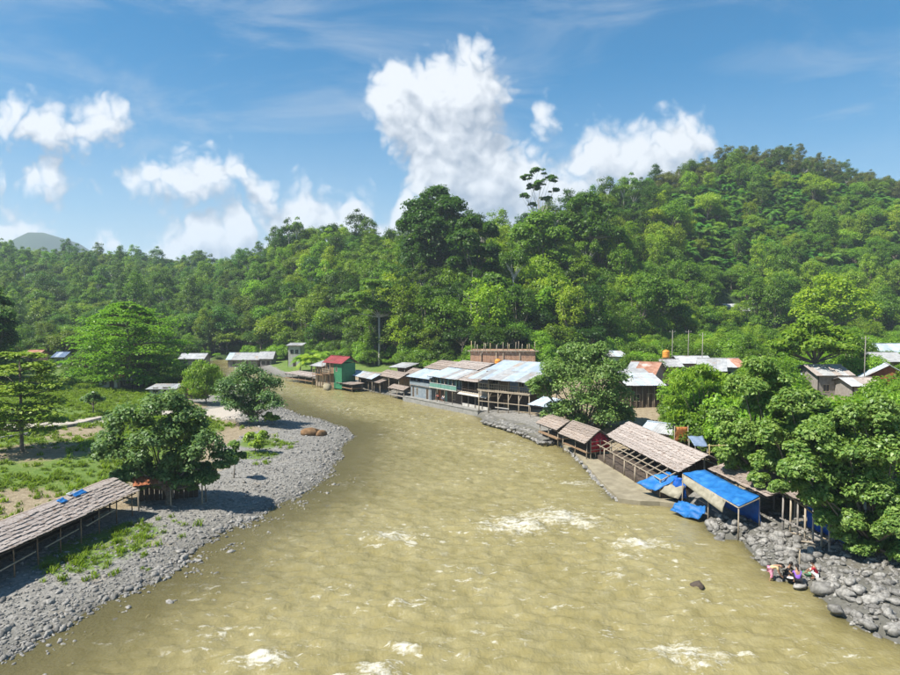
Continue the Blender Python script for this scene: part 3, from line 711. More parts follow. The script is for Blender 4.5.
    X, Y, t, c = X[k], Y[k], t[k], c[k]; Z = ground(X, Y); n = len(X)
    for (a, b, pb_, Yk) in KEEP:
        top = 337.5-FPX*(Y*math.sin(PITCH)+(Z+5.2-CAMZ)*math.cos(PITCH))/Y; q = ~((Y < Yk) & (c > a-5) & (c < b+5) & (top < pb_)); X, Y, Z, t, c = X[q], Y[q], Z[q], t[q], c[q]
    n = len(X)
    sc = rs.uniform(1.0, 2.6, n)*np.where((t < .07) & (c > 230), 1.7, 1.); tn = np.array([1.0, 1.08, .75])[None]*rs.uniform(.55, 1.45, n)[:, None]
    dry = (c > 655) & (t > .78); tn[dry] *= np.array([1.0, .8, 1.2])*.8
    scatter('undergrowth', 'tangled green undergrowth between the hillside trees', np.stack([X, Y, Z-.1], 1), np.stack([0*X, 0*X, rs.uniform(0, 6.28, n)], 1), np.stack([sc, sc, sc*rs.uniform(.7, 1.5, n)], 1),
            rs.randint(0, 2, n), tn, [TREES['bush0'][2], TREES['bush1'][2]], 'undergrowth_pieces')
# ------------------------------------------------------------------ trees one can tell apart
def B(px, py):                                # photo point on the ground
    z = 1.0
    for _ in range(12): p = G(px, py, z); z = .5*z+.5*gz(p.x, p.y)
    return G(px, py, z)
def H(px, py, y0=110, y1=420):                # photo point on the hillside
    for Y in np.arange(y0, y1, 1.5):
        p = V(px, py, Y)
        if p.z <= gz(p.x, p.y): return Vector((p.x, Y, gz(p.x, p.y)))
    p = V(px, py, y1); return Vector((p.x, p.y, gz(p.x, p.y)))
TRN = [100]
def lobed_tree(name, label, base, lobes, leaf=.34, per=70,  mat='leaf_big', tint=(1,1,1), tr=.22, bark='bark', aspect=.6, sub=15, droop=0., flat=.9, shell=.25, group=None, nl=12, fork=None, depth=1., subr=.46, cat='tree'):
    TRN[0] += 1; rs = np.random.RandomState(TRN[0]); o = thing(name, label, cat, base-Vector((0, 0, .08)), 0, group)
    cen, rad, main = [], [], []
    for lb in lobes:
        lx, ly, r = lb[:3]; dy = lb[3] if len(lb) > 3 else rs.uniform(-.7, .7)*r*base.y/FPX*depth
        c = V(lx, ly, base.y+dy); Rm = r*(base.y+dy)/FPX; main.append(np.array(c-base))
        d = unit(sub, rs); d[:, 2] = np.where(d[:, 2] < -.4, -d[:, 2], d[:, 2])
        cen.append(np.array(c-base)+d*Rm*rs.uniform(.5, .78, sub)[:, None]*np.array([1, 1, flat])); rad.append(Rm*subr*rs.uniform(.75, 1.3, sub))
    cen = np.concatenate(cen); rad = np.concatenate(rad); k = cen[:, 2] > .25; cen, rad = cen[k], rad[k]
    v, q, tone = clump_leaves(cen, rad, int(per*1.75), leaf, rs, .5, flat, aspect, droop, shell)
    k = v.reshape(-1, 4, 3)[:, :, 2].min(1) > .12; idx = np.repeat(k, 4); v = v[idx]; q = np.arange(len(v)).reshape(-1, 4); tone = tone[k]
    cr = link('crown', mesh_np('crown', v, quads=q, mats=[M[mat]], attrs={'tone': ('FACE', tone)}), o); cr['tint'] = list(tint)
    main = np.array(main); zl = fork or max(.5, main[:, 2].min()*.8)
    mb = MB(); b = tr; j = lambda s: Vector((rs.normal()*s, rs.normal()*s, 0)); top = Vector((main[:, 0].mean()*.45, main[:, 1].mean()*.3, zl))
    mb.tube([(0, 0, -.2), (0, 0, .25), top*.5+j(b*.7), top], [b*1.5, b*1.1, b*.9, b*.78], 8)
    for c in list(main)+[cen[i] for i in rs.permutation(len(cen))[:nl]]:
        c = Vector(c); m = top.lerp(c, .5)+j(.06*(c-top).length)+Vector((0, 0, -.05*(c-top).length)); mb.tube([top*.93, m, c], [b*.52, b*.32, b*.1], 5, cap=False)
    mb.build('trunk', bark, o, True)
    return o
def tiered_tree(name, label, base, tiers, leaf, per, tint, tr, pads=9, mat='leaf_big', bark='bark', padr=.34, flat=.28, top=None):
    # branches in flat storeys: (photo y, half-width in photo pixels)
    TRN[0] += 1; rs = np.random.RandomState(TRN[0]); o = thing(name, label, 'tree', base-Vector((0, 0, .08))); cen, rad = [], []; px0 = photo_xy(*base)[0]; mb = MB(); zt = 0
    for (ty, w) in tiers:
        z = V(px0, ty, base.y).z-base.z; Rm = w*base.y/FPX; zt = max(zt, z)
        for k in range(pads):
            a = 6.283*k/pads+rs.normal()*.3; r = Rm*rs.uniform(.35, .9); c = Vector((math.cos(a)*r, math.sin(a)*r, z+rs.normal()*.075*Rm+.1*Rm*(.5-r/Rm)))
            cen.append(c); rad.append(Rm*padr*rs.uniform(.75, 1.25))
            mb.tube([(0, 0, z-.12*Rm), Vector((c.x*.5, c.y*.5, z-.06*Rm)), c], [tr*.32, tr*.22, tr*.08], 5, cap=False)
    v, q, tone = clump_leaves(np.array(cen), np.array(rad), per, leaf, rs, 1.2, flat, .6, 0, .2)
    cr = link('crown', mesh_np('crown', v, quads=q, mats=[M[mat]], attrs={'tone': ('FACE', tone)}), o); cr['tint'] = list(tint)
    mb.tube([(0, 0, -.2), (0, 0, .3), (rs.normal()*tr*.5, 0, zt*.5), (0, 0, zt)], [tr*1.5, tr*1.05, tr*.75, tr*.25], 8)
    mb.build('trunk', bark, o, True); return o

lobed_tree('broadleaf_tree', 'large dark-leaved tree standing at the end of the left thatched stall', B(168,504),
           [(150,482,15),(190,484,14),(208,478,12),(122,478,12),(168,478,20),(130,424,24),(162,410,24),(186,424,24),(152,448,28),(114,452,20),(204,448,22),(224,460,13),(182,462,22),(136,470,18),(105,440,12),(175,440,26)], .28, 95, tint=(.95,1.0,1.15), tr=.2)
lobed_tree('riverside_tree', 'rounded leafy tree at the head of the gravel spit', B(250,424), [(250,380,20),(236,390,19),(266,390,19),(250,402,24),(271,404,15),(232,405,16),(255,412,17)], .32, 85, tint=(.82,.92,1.1), tr=.2, sub=11)
lobed_tree('bamboo_clump', 'feathery yellow-green bamboo clump left of the rounded gravel-spit tree', B(206,404), [(205,368,13),(196,378,14),(214,378,14),(203,388,16),(218,390,12),(192,390,12),(205,396,12)], .5, 70, 'leaf', (1.25,1.22,.8), .12, aspect=.22, droop=.7, sub=10)
tiered_tree('umbrella_leaf_tree', 'storeyed tree with flat layered branches by the left path', B(22,452), [(354,26),(366,32),(379,44),(391,40),(403,50),(415,46),(425,44)] , .36, 95, (1.45,1.35,.75), .17, pads=15, padr=.31, flat=.3)
tiered_tree('flat_topped_tree', 'wide light-green flat-topped tree behind the left clearing', B(128,388), [(306,18),(313,32),(321,44),(330,52),(339,58),(348,60),(358,60),(367,54),(375,44)], .5, 95, (1.05,1.25,.75), .35, pads=22, mat='leaf', padr=.27, flat=.36)
lobed_tree('small_round_tree', 'small round-headed tree beside the left path', B(93,414), [(93,398,8),(87,401,6),(99,400,6)], .4, 26, tint=(.8,.9,.9), tr=.1, sub=9)
lobed_tree('sapling', 'thin sapling on the gravel right of the large dark tree', B(206,502), [(205,468,7),(203,478,6)], .34, 26, tint=(.8,.9,.9), tr=.05, sub=8)
lobed_tree('sapling', 'leafy sapling standing where the gravel spit begins', B(234,478), [(236,446,8),(240,456,6),(231,452,5)], .34, 26, tint=(1.,1.05,.9), tr=.05, sub=8)
lobed_tree('low_bush', 'bright low bush on the gravel below the rounded tree', B(255,452), [(252,438,8),(262,436,7),(257,444,8)], .36, 30, tint=(1.6,1.5,.7), tr=.05, sub=8, cat='bush')
lobed_tree('low_bush', 'small green bush touching the foot of the rounded tree', B(272,425), [(270,417,7),(276,419,5)], .36, 30, tint=(1.4,1.4,.8), tr=.05, sub=8, cat='bush')
lobed_tree('waterside_tree', 'dense broad tree in front of the metal-roofed pavilion', B(586,436),
           [(582,364,24),(556,376,20),(606,376,22),(575,392,30),(546,394,17),(613,398,22),(592,412,26),(560,414,20),(622,416,14),(598,354,13),(568,353,12),(537,385,10),(602,428,10),(575,425,14),(610,415,16)], .32, 90, tint=(1.1,1.15,1.1), tr=.28)
lobed_tree('bamboo_clump', 'tall bright feathery bamboo clump right of the rusty roofs', B(700,446), [(700,374,14),(682,386,17),(716,384,17),(674,404,10),(700,402,24),(726,400,15),(686,418,18),(714,424,16)], .5, 52, 'leaf', (1.45,1.42,.7), .16, aspect=.2, droop=.8, sub=12)
lobed_tree('large_leaf_tree', 'big-leaved tree rising behind the blue tarpaulin roof', B(772,500),
           [(758,370,16),(778,386,18),(745,392,22),(730,424,20),(766,412,28),(738,450,17),(790,424,22),(762,454,20),(800,440,20),(726,440,12),(735,462,13),(765,466,18),(722,456,11),(750,470,12),(775,445,20),(785,478,14),(745,434,18)], .25, 120, tint=(1.25,1.28,1.0), tr=.24)
lobed_tree('large_leaf_tree', 'nearest big-leaved tree overhanging the boulders at the right edge', Vector((24.8,37.0,gz(24.8,37.0))),
           [(852,418,18),(882,412,18),(830,430,20),(872,434,28),(816,442,22),(850,456,28),(892,456,28),(802,468,18),(832,480,24),(870,490,26),(898,500,26),(846,508,15),(882,526,18),(897,542,16),(815,497,14),(905,436,22),(800,486,13),(825,505,14),(852,522,15),(868,540,14),(842,492,18),(908,556,16,-2.),(896,530,18,-2.5),(902,512,20,-2.),(886,505,20),(800,452,16),(862,470,24),(862,548,15),(842,532,14),(882,556,14),(822,518,13),(792,470,14),(780,488,10)], .23, 125, tint=(1.22,1.26,1.05), tr=.24)
lobed_tree('large_leaf_tree', 'dark-leaved tree between the blue-tarp tree and the nearest right tree', B(812,512), [(806,426,18),(822,420,15),(838,424,15),(812,430,24),(796,456,20),(830,444,22),(782,470,14),(810,470,20),(790,404,18),(776,436,20),(795,440,22),(770,462,18),(812,402,14),(758,480,10),(790,492,12)], .29, 95, tint=(1.18,1.22,.95), tr=.2)
lobed_tree('village_tree', 'pale spreading tree behind the far-right village roofs', B(818,392), [(815,326,18),(798,338,16),(835,336,17),(818,348,22),(790,352,12),(845,350,14),(775,346,10)], .6, 44, 'leaf', (1.3,1.25,.95), .3, flat=.6)
lobed_tree('village_tree', 'bright yellow-green tree rising behind the far-right houses', H(830,352,130), [(830,290,20),(812,302,18),(850,302,20),(832,316,22),(865,314,14),(800,318,12)], .75, 50, 'leaf', (1.75,1.55,.6), .3)
lobed_tree('giant_tree', 'tallest dark broad-crowned tree on the central ridge', H(440,300,130), [(436,200,16),(420,212,18),(452,210,17),(408,228,12),(458,230,16),(432,232,22),(444,256,20),(416,250,16),(430,270,16),(440,220,22),(425,225,18)], .8, 85, 'leaf', (.36,.50,.46), .55, sub=16, subr=.46)
lobed_tree('ridge_tree', 'dark tree leaning against the right of the giant ridge tree', H(472,316,130), [(470,226,13),(488,232,11),(466,246,18),(486,254,14),(472,272,18),(492,270,9),(458,266,12)], .9, 56, 'leaf', (.38,.50,.46), .4)
lobed_tree('emergent_tree', 'tall thin tree standing clear above the skyline', H(541,262,130), [(527,178,8),(538,172,9),(550,180,9),(533,188,8),(554,191,6),(525,196,6),(546,199,7),(540,184,8),(532,205,5)], .55, 42, 'leaf', (.66,.8,.8), .22, 'pale_bark', sub=12, subr=.34, fork=12, flat=.6)
lobed_tree('white_trunk_tree', 'dark-crowned tree with a bare white trunk on the hillside', H(592,286,130), [(584,206,16),(602,216,15),(570,222,14),(590,232,20),(612,236,12),(578,244,12),(604,250,10)], .85, 56, 'leaf', (.55,.66,.6), .42, 'pale_bark', fork=13)
lobed_tree('layered_tree', 'grey-green layered tree with a pale straight trunk behind the huts', H(379,366,118), [(378,286,18),(358,298,16),(398,296,16),(372,306,18),(392,312,14),(350,312,10),(408,310,9)], .7, 52, 'leaf', (.85,.92,.95), .24, 'pale_bark', flat=.4, fork=12)
lobed_tree('dry_tree', 'bare brownish dying tree on the ridge left of the giant tree', H(423,268,150), [(414,233,6),(424,228,6),(432,235,6),(420,240,6)], .5, 12, 'leaf', (2.1,1.2,1.2), .28, 'pale_bark', sub=9, nl=24, fork=7)
lobed_tree('lush_tree', 'bright green creeper-hung tree behind the balcony houses', H(438,352,118), [(438,316,17),(420,326,16),(456,326,16),(438,338,18),(470,338,10),(412,340,10)], .75, 60, 'leaf', (1.35,1.38,.75), .3)
lobed_tree('lush_tree', 'grey-green round tree behind the unfinished building', H(497,344,118), [(496,286,16),(482,298,15),(510,300,16),(496,314,20),(515,318,10)], .75, 60, 'leaf', (.78,.88,.82), .3)
lobed_tree('lush_tree', 'bright spreading tree on the slope right of the unfinished building', H(552,338,118), [(550,302,17),(534,312,14),(568,308,15),(550,320,17),(575,324,11)], .75, 60, 'leaf', (1.2,1.35,.75), .3)
lobed_tree('lush_tree', 'olive broad tree above the village roofs', H(655,345,130), [(652,290,20),(632,300,17),(672,300,18),(650,314,24),(682,316,12),(622,316,12)], .75, 62, 'leaf', (.82,.92,.72), .35)
lobed_tree('lush_tree', 'tall grey-green tree on the slope between thin tree and white trunk', H(545,300,130), [(540,226,17),(524,236,15),(556,238,16),(538,254,22),(520,262,13),(560,262,14)], .85, 60, 'leaf', (.95,1.05,.85), .4)
lobed_tree('valley_tree', 'dark roundish tree at the left edge beyond the storeyed tree', B(-8,385), [(-6,300,16),(0,325,18),(-8,348,20),(6,340,12)], .7, 60, 'leaf', (.5,.62,.7), .35)

def palm(label, base, hpx, lpx, tint):
    o = thing('palm_tree', label, 'palm tree', base-Vector((0, 0, .1))); TRN[0] += 1; rs = np.random.RandomState(TRN[0]); k = base.y/FPX; h, L = hpx*k, lpx*k
    v, q, tone = frond_mesh(1, 15, L, h, rs); cr = link('crown', mesh_np('crown', v, quads=q, mats=[M['leaf']], attrs={'tone': ('FACE', tone)}), o); cr['tint'] = list(tint)
    MB().tube([(0, 0, -.2), (.1, 0, h*.3), (.12, .05, h*.7), (0, 0, h)], [.2, .15, .13, .15], 7).build('trunk', 'bark', o, True)
palm('yellowish coconut palm left of the red-roofed house', H(311,374,120), 14, 18, (1.7,1.5,.6))
palm('short palm between the white tower house and the river', H(322,366,125), 12, 13, (1.4,1.4,.6))
palm('green palm beside the white tower house', H(300,372,125), 14, 12, (1.2,1.35,.6))
# ------------------------------------------------------------------ building kit
def site(name, label, cat, A, Bp, group=None):     # local +x runs A -> B, +y lies to its left
    A, Bp = Vector(A), Vector(Bp); d = Bp-A; o = thing(name, label, cat, (A.x, A.y, A.z), math.atan2(d.y, d.x), group); o['span'] = 0.0
    del o['span']; return o, math.hypot(d.x, d.y)
def quadpt(P, u, v): return P[0].lerp(P[1], u).lerp(P[3].lerp(P[2], u), v)
def frame_roof(par, P, th=.05, mat='wood_dark', n=5):
    mb = MB(); P = [Vector(p) for p in P]
    for i in range(n+1):
        u = i/n*.98+.01; mb.bar(quadpt(P, u, .01)-Vector((0,0,.07)), quadpt(P, u, .985)-Vector((0,0,.07)), .06, .08)
    for v in (.03, .5, .96): mb.bar(quadpt(P, .005, v)-Vector((0,0,.13)), quadpt(P, .995, v)-Vector((0,0,.13)), .06, .06)
    return mb.build('roof', mat, par)
def sheet_roof(par, P, n, mats, rs, seg=5, rows=1, amp=.022):
    P = [Vector(p) for p in P]; rf = frame_roof(par, P); nrm = (P[1]-P[0]).cross(P[3]-P[0]).normalized()
    if nrm.z < 0: nrm = -nrm
    for r in range(rows):
        for k in range(n):
            u0, u1 = k/n-.006, (k+1)/n+.006; v0, v1 = r/rows-(.02 if r else 0), (r+1)/rows; m = seg*2; vs, fs = [], []
            dz = .012*((k+r) % 2)+rs.uniform(0, .012); v0 -= rs.uniform(0, .03)
            for i in range(m+1):
                u = u0+(u1-u0)*i/m; off = nrm*((amp if i % 2 else -amp)+dz+.01)
                vs += [quadpt(P, u, v0)+off-nrm*(.01 if r == 0 else -.01), quadpt(P, u, v1)+off]
            nn = len(vs); vs += [q-nrm*.008 for q in vs]
            for i in range(m):
                a = 2*i; fs += [(a, a+2, a+3, a+1), (nn+a, nn+a+1, nn+a+3, nn+a+2), (a, nn+a, nn+a+2, a+2), (a+1, a+3, nn+a+3, nn+a+1)]
            fs += [(0, 1, nn+1, nn), (2*m, nn+2*m, nn+2*m+1, 2*m+1)]
            MB().add(vs, fs).build('roof_sheet', mats[rs.randint(len(mats))], rf)
    return rf
def thatch_roof(par, P, rows, mat, rs, tab=.3):
    P = [Vector(p) for p in P]; rf = frame_roof(par, P, n=6); nrm = (P[1]-P[0]).cross(P[3]-P[0]).normalized()
    if nrm.z < 0: nrm = -nrm
    L = (P[1]-P[0]).length; n = max(3, int(L/tab))
    for r in range(rows):
        mb = MB(); sag = rs.uniform(-.01, .02)
        for k in range(n):
            u0, u1 = k/n-.004, (k+1)/n+.008
            v0 = r/rows-(.45+rs.uniform(-.22, .3))/rows*(1 if r else .35); v1 = (r+1.02)/rows
            lift = .055+rs.uniform(0, .045); b0 = .0+rs.uniform(0, .012); j = rs.uniform(-.006, .006)
            a = [quadpt(P, u0+j, v0)+nrm*(lift+.035), quadpt(P, u1+j, v0+rs.uniform(-.1, .1)/rows)+nrm*(lift+.03), quadpt(P, u1, v1)+nrm*(.03+b0), quadpt(P, u0, v1)+nrm*(.03+b0)]
            c = [q-nrm*.03 for q in a]
            mb.add(a+c, [(0,1,2,3), (7,6,5,4), (0,4,5,1), (1,5,6,2), (2,6,7,3), (3,7,4,0)])
        mb.build('thatch_row', mat, rf)
    return rf
def wall_part(par, p, q, z0, z1, mat, ops=(), th=.08, name='wall', boards=0, rs=None, frames='wood_pale', panes=True):
    # upright wall from p to q (local 2D) with real openings; ops = (u0, u1, z0, z1, kind)
    p, q = Vector((*p, 0)), Vector((*q, 0)); d = (q-p); L = d.length; d /= L; nn = Vector((-d.y, d.x, 0)); mb = MB()
    def blk(m, u0, u1, a, b, o0=0., o1=None):
        o1 = th if o1 is None else o1; vs = []
        for z in (a, b):
            for u, o in ((u0, o0), (u1, o0), (u1, o1), (u0, o1)): vs.append(p+d*u+nn*o+Vector((0, 0, z)))
        m.add(vs, [(0,3,2,1),(4,5,6,7),(0,1,5,4),(1,2,6,5),(2,3,7,6),(3,0,4,7)])
    cuts = sorted({0., L}|{o[0] for o in ops}|{o[1] for o in ops}|({L*k/boards for k in range(1, boards)} if boards else set()))
    for a, b in zip(cuts[:-1], cuts[1:]):
        if b-a < 1e-3: continue
        g = .012 if boards else 0; mid = (a+b)/2; zs = [(z0, z1)]
        for (u0, u1, w0, w1, *_) in ops:
            if u0 <= mid <= u1:
                zs = [s for (s0, s1) in zs for s in ((s0, min(s1, w0)), (max(s0, w1), s1)) if s[1]-s[0] > .01]
        jit = (random.random()*.02) if boards else 0
        for s0, s1 in zs: blk(mb, a+g, b-g, s0, s1, jit, th+jit)
    w = mb.build(name, mat, par)
    for op in ops:
        u0, u1, w0, w1 = op[:4]; kind = op[4] if len(op) > 4 else 'window'
        if kind == 'gap': continue
        if kind == 'door':
            m = MB(); blk(m, u0+.05, u1-.05, w0, w1-.05, .03, .06); dd = m.build('door', op[5] if len(op) > 5 else 'wood_dark', par)
            m = MB(); blk(m, u0, u0+.05, w0, w1, -.015, .03); blk(m, u1-.05, u1, w0, w1, -.015, .03); blk(m, u0+.05, u1-.05, w1-.05, w1, -.015, .03); m.build('frame', frames, dd)
        else:
            m = MB(); t = .06
            blk(m, u0, u0+t, w0, w1, -.015, .05); blk(m, u1-t, u1, w0, w1, -.015, .05); blk(m, u0+t, u1-t, w1-t, w1, -.015, .05); blk(m, u0+t, u1-t, w0, w0+t, -.03, .05)
            c = (u0+u1)/2; blk(m, c-.025, c+.025, w0+t, w1-t, -.005, .04); ww = m.build('window', frames, par)
            if panes:
                for a, b in ((u0+t, c-.025), (c+.025, u1-t)):
                    m = MB(); blk(m, a, b, w0+t, w1-t, .015, .025); m.build('pane', 'dark_glass', ww)
    return w
def post(par, x, y, z0, z1, mat='wood_pale', r=.07, lean=.03, name='post'):
    dx, dy = random.uniform(-lean, lean), random.uniform(-lean, lean)
    return MB().tube([(x, y, z0), (x+dx*.5, y+dy, (z0+z1)/2), (x+dx, y+dy*.5, z1)], [r, r*.92, r*.85], 7).build(name, mat, par, True)
def bars(par, name, mat, segs, w=.06):
    mb = MB()
    for p, q in segs: mb.bar(p, q, w)
    return mb.build(name, mat, par)
def slab(par, name, mat, x0, x1, y0, y1, z0, z1): return MB().box(x0, x1, y0, y1, z0, z1).build(name, mat, par)
def railing(par, x0, x1, y, z, h, mat, n, name='railing', rails=2, mat2=None):
    mb = MB()
    for i in range(n+1): mb.bar((x0+(x1-x0)*i/n, y, z), (x0+(x1-x0)*i/n, y, z+h), .045)
    for k in range(rails): zz = z+h*(k+1)/rails; mb.bar((x0, y, zz), (x1, y, zz), .06)
    return mb.build(name, mat, par)
def at_ground(x, y, dz=0): return Vector((x, y, gz(x, y)+dz))
def W(px, py, Y): p = V(px, py, Y); return Vector((p.x, p.y, gz(p.x, p.y)))
rb = np.random.RandomState(3); HOUSES = []
def gable(par, L, D, z_e, z_r, mats_f, mats_b, over=.3, n=4, kind='sheet', rows=5, side_mat='wood_grey', ends=True, rows_s=1):
    P1 = [(-over, -over, z_e), (L+over, -over, z_e), (L+over, D/2, z_r), (-over, D/2, z_r)]; P2 = [(L+over, D+over, z_e), (-over, D+over, z_e), (-over, D/2+.02, z_r), (L+over, D/2+.02, z_r)]
    for P, m in ((P1, mats_f), (P2, mats_b)):
        if kind == 'sheet': sheet_roof(par, P, n, m, rb, rows=rows_s)
        else: thatch_roof(par, P, rows, m[0], rb)
    zw = z_e+over*(z_r-z_e)/(D/2+over)
    if ends:
        for x in (0, L-.05): MB().plate([(x, 0, zw-.1), (x, D, zw-.1), (x, D/2, z_r-.18)] if x else [(x, D, zw-.1), (x, 0, zw-.1), (x, D/2, z_r-.18)], .05).build('gable_wall', side_mat, par)
    m = MB(); m.bar((-over, D/2, z_r+.05), (L+over, D/2, z_r+.05), .22, .05); m.build('ridge_cap', mats_f[0], par)
def box_house(o, L, D, h, mat, ops=(), side_ops=(), boards=0, th=.1, back=True):
    wall_part(o, (0, 0), (L, 0), -2.6, h, mat, ops, th, boards=boards)
    wall_part(o, (L, .0), (L, D), -2.6, h, mat, (), th, boards=boards); wall_part(o, (0, D), (0, 0), -2.6, h, mat, side_ops, th, boards=boards)
    if back: wall_part(o, (L, D), (0, D), -2.6, h, mat, (), th)

# ------------------------------------------------------------------ row of houses along the far right bank
QA, QB = G(405,397.5,.62), G(478,412,.62)
def on_quay(px):                               # a point on the quay line below photo column px
    for k in range(601):
        p = QA.lerp(QB, k/400-.2)
        if photo_xy(p.x, p.y, p.z)[0] >= px: return p
    return p
q, L = site('river_wall', 'pale concrete river wall below the balcony houses', 'wall', on_quay(403), on_quay(478))
MB().box(0, L, -.05, .5, -1.6, .12).build('wall_face', 'concrete', q)
for k in range(5): slab(q, 'coping_slab', 'concrete', L*k/5+.03, L*(k+1)/5-.03, -.12, .62, .124, .2)
slab(q, 'walkway', 'concrete', 0, L, .5, 2.6, -.6, .115)

def step(p, q, d):                             # shift a base line inland by d
    v = (q-p).normalized(); n = Vector((-v.y, v.x, 0)); return p+n*d, q+n*d
a, b = step(on_quay(404), on_quay(424.5), 1.3); o, L = site('blue_house', 'small grey-blue two-storey house left of the teal balcony', 'house', a, b)
wall_part(o, (0, 0), (L, 0), .1, 2.05, 'blue_paint', [(.5,1.1,.1,1.8,'door','wood_dark'),(1.7,2.2,.5,1.7,'window'),(L-1.5,L-.8,.1,1.8,'door','wood_dark')], .1)
wall_part(o, (L, 0), (L, 5), -.6, 3.7, 'blue_paint', (), .1); wall_part(o, (0, 5), (0, 0), -.6, 3.7, 'wood_dark', (), .1); wall_part(o, (L, 5), (0, 5), -.6, 3.7, 'wood_dark', (), .1)
wall_part(o, (0, -.2), (L, -.2), 2.15, 2.75, 'blue_paint', (), .08, name='balcony_front'); slab(o, 'balcony_floor', 'wood_grey', 0, L, -.25, 2., 2.06, 2.14); wall_part(o, (0, .9), (L, .9), 2.15, 3.9, 'blue_grey', [(.6,1.5,2.5,3.5,'window')], .08, name='upper_wall')
for k in range(4): post(o, .05+(L-.1)*k/3, -.12, 2.1, 3.55, 'wood_grey', .05, .0)
sheet_roof(o, [(-.3,-.7,3.45),(L+.25,-.7,3.45),(L+.25,3.2,4.6),(-.3,3.2,4.6)], 4, ['metal','metal'], rb)
thatch_roof(o, [(-.5,3.0,4.62),(L+.5,3.0,4.62),(L+.5,6.6,5.75),(-.5,6.6,5.75)], 6, 'thatch', rb)
thatch_roof(o, [(L+.5,10.2,4.6),(-.5,10.2,4.6),(-.5,6.65,5.75),(L+.5,6.65,5.75)], 5, 'thatch', rb)

a, b = step(on_quay(425.5), on_quay(452), 1.5); o, L = site('balcony_house', 'two-storey house with a teal painted balcony over the river', 'house', a, b)
wall_part(o, (0, .6), (L, .6), .1, 2.2, 'wood_dark', [(.5,1.2,.1,1.8,'door','red_brown'),(2.2,2.9,.1,1.8,'door','teal_paint'),(4.2,5.0,.6,1.7,'window')], .1)
for p, q_ in (((L, .4), (L, 6)), ((0, 6), (0, .4)), ((L, 6), (0, 6))): wall_part(o, p, q_, -.6, 4.2, 'wood_grey', (), .1)
slab(o, 'balcony_floor', 'plaster', -.05, L+.05, -.8, .6, 2.2, 2.34)
wall_part(o, (0, .55), (L, .55), 2.34, 4.25, 'blue_grey', [(L*k/7+.12, L*(k+1)/7-.12, 2.7, 3.95, 'window') for k in range(7)], .08, name='upper_wall', frames='teal_paint')
wall_part(o, (0, -.75), (L, -.75), 2.36, 2.95, 'teal_paint', (), .06, name='balcony_front', boards=12)
MB().bar((0, -.72, 3.0), (L, -.72, 3.0), .1, .07).build('handrail', 'white_roof', o)
for k in range(8): post(o, .04+(L-.08)*k/7, -.70, 2.34 if k % 2 else .1, 4.15, 'teal_paint' if k % 2 else 'wood_pale', .045, .0)
sheet_roof(o, [(-.3,-1.1,4.05),(L+.2,-1.1,4.05),(L+.2,3.4,5.2),(-.3,3.4,5.2)], 6, ['metal','metal','metal_old'], rb)
thatch_roof(o, [(-.5,3.2,5.22),(L+.3,3.2,5.22),(L+.3,6.4,6.1),(-.5,6.4,6.1)], 6, 'thatch_pale', rb)
thatch_roof(o, [(L+.3,9.6,5.1),(-.5,9.6,5.1),(-.5,6.45,6.1),(L+.3,6.45,6.1)], 5, 'thatch', rb)

a, b = step(on_quay(453), on_quay(481), 1.7); o, L = site('dark_timber_house', 'dark open-fronted timber house between the teal balcony and the pavilion', 'house', a, b)
wall_part(o, (0, 2.2), (L, 2.2), -.2, 4.3, 'wood_dark', [(.8,1.7,.0,1.9,'door','wood'),(3.0,4.2,2.6,3.7,'window'),(5.2,6.1,2.6,3.7,'window')], .1, boards=16)
for p, q_ in (((L, 0), (L, 6)), ((0, 6), (0, 0))): wall_part(o, p, q_, -.6, 4.2, 'wood_dark', (), .1)
slab(o, 'upper_floor', 'wood_pale', -.1, L+.1, -.5, 2.1, 2.1, 2.26); MB().plate([(-.1,-.9,1.95),(L,-.9,1.95),(L,-.2,2.3),(-.1,-.2,2.3)], .05).build('ledge_roof', 'plaster', o)
railing(o, 0, L, -.3, 2.3, .75, 'wood_dark', 14); MB().box(0, L, -.1, .1, -.3, .5).build('low_wall', 'plaster', o)
for k in range(5): post(o, .08+(L-.16)*k/4, -.15, -.2, 4.1, 'wood_grey', .06)
MB().box(L-2.2, L-.1, -.38, -.32, 2.3, 3.1).build('balcony_board', 'wood_grey', o)
thatch_roof(o, [(-.3,-.9,4.0),(L+.2,-.9,4.0),(L+.2,5.0,5.6),(-.3,5.0,5.6)], 8, 'thatch_pale', rb)
thatch_roof(o, [(L+.2,9.0,4.4),(-.3,9.0,4.4),(-.3,5.05,5.6),(L+.2,5.05,5.6)], 5, 'thatch', rb)

# pavilion on stilts
A_, B_ = Vector((4.3,93.2,1.0)), Vector((10.9,87.6,1.0)); o, L = site('stilt_pavilion', 'stilted pavilion with a large pale blue corrugated metal roof', 'pavilion', A_, B_)
D = 6.6
slab(o, 'deck', 'wood_pale', -.1, L+.1, -.6, D, 2.75, 2.9)
for i in range(6):
    for yy in (-.45, D*.5, D-.1):
        post(o, .1+(L-.2)*i/5, yy, -1.0, 2.75, 'wood_pale', .085)
for i in range(6): post(o, .1+(L-.2)*i/5, -.45, 2.9, 4.55, 'wood_pale', .065)
railing(o, 0, L, -.5, 2.9, .8, 'wood_pale', 22)
wall_part(o, (0, 1.3), (L*.48, 1.3), 2.92, 4.9, 'wood', [(1.2,2.3,3.5,4.4,'window')], .08, boards=10, name='timber_wall'); wall_part(o, (L*.48+.02, 1.3), (L, 1.3), 2.92, 4.9, 'blue_grey', [(1.4,2.4,3.4,4.4,'window')], .08, name='painted_wall')
wall_part(o, (L, 1.4), (L, D), 2.92, 4.9, 'blue_grey', (), .08); wall_part(o, (0, D), (0, 1.4), 2.92, 5.3, 'wood', (), .08)
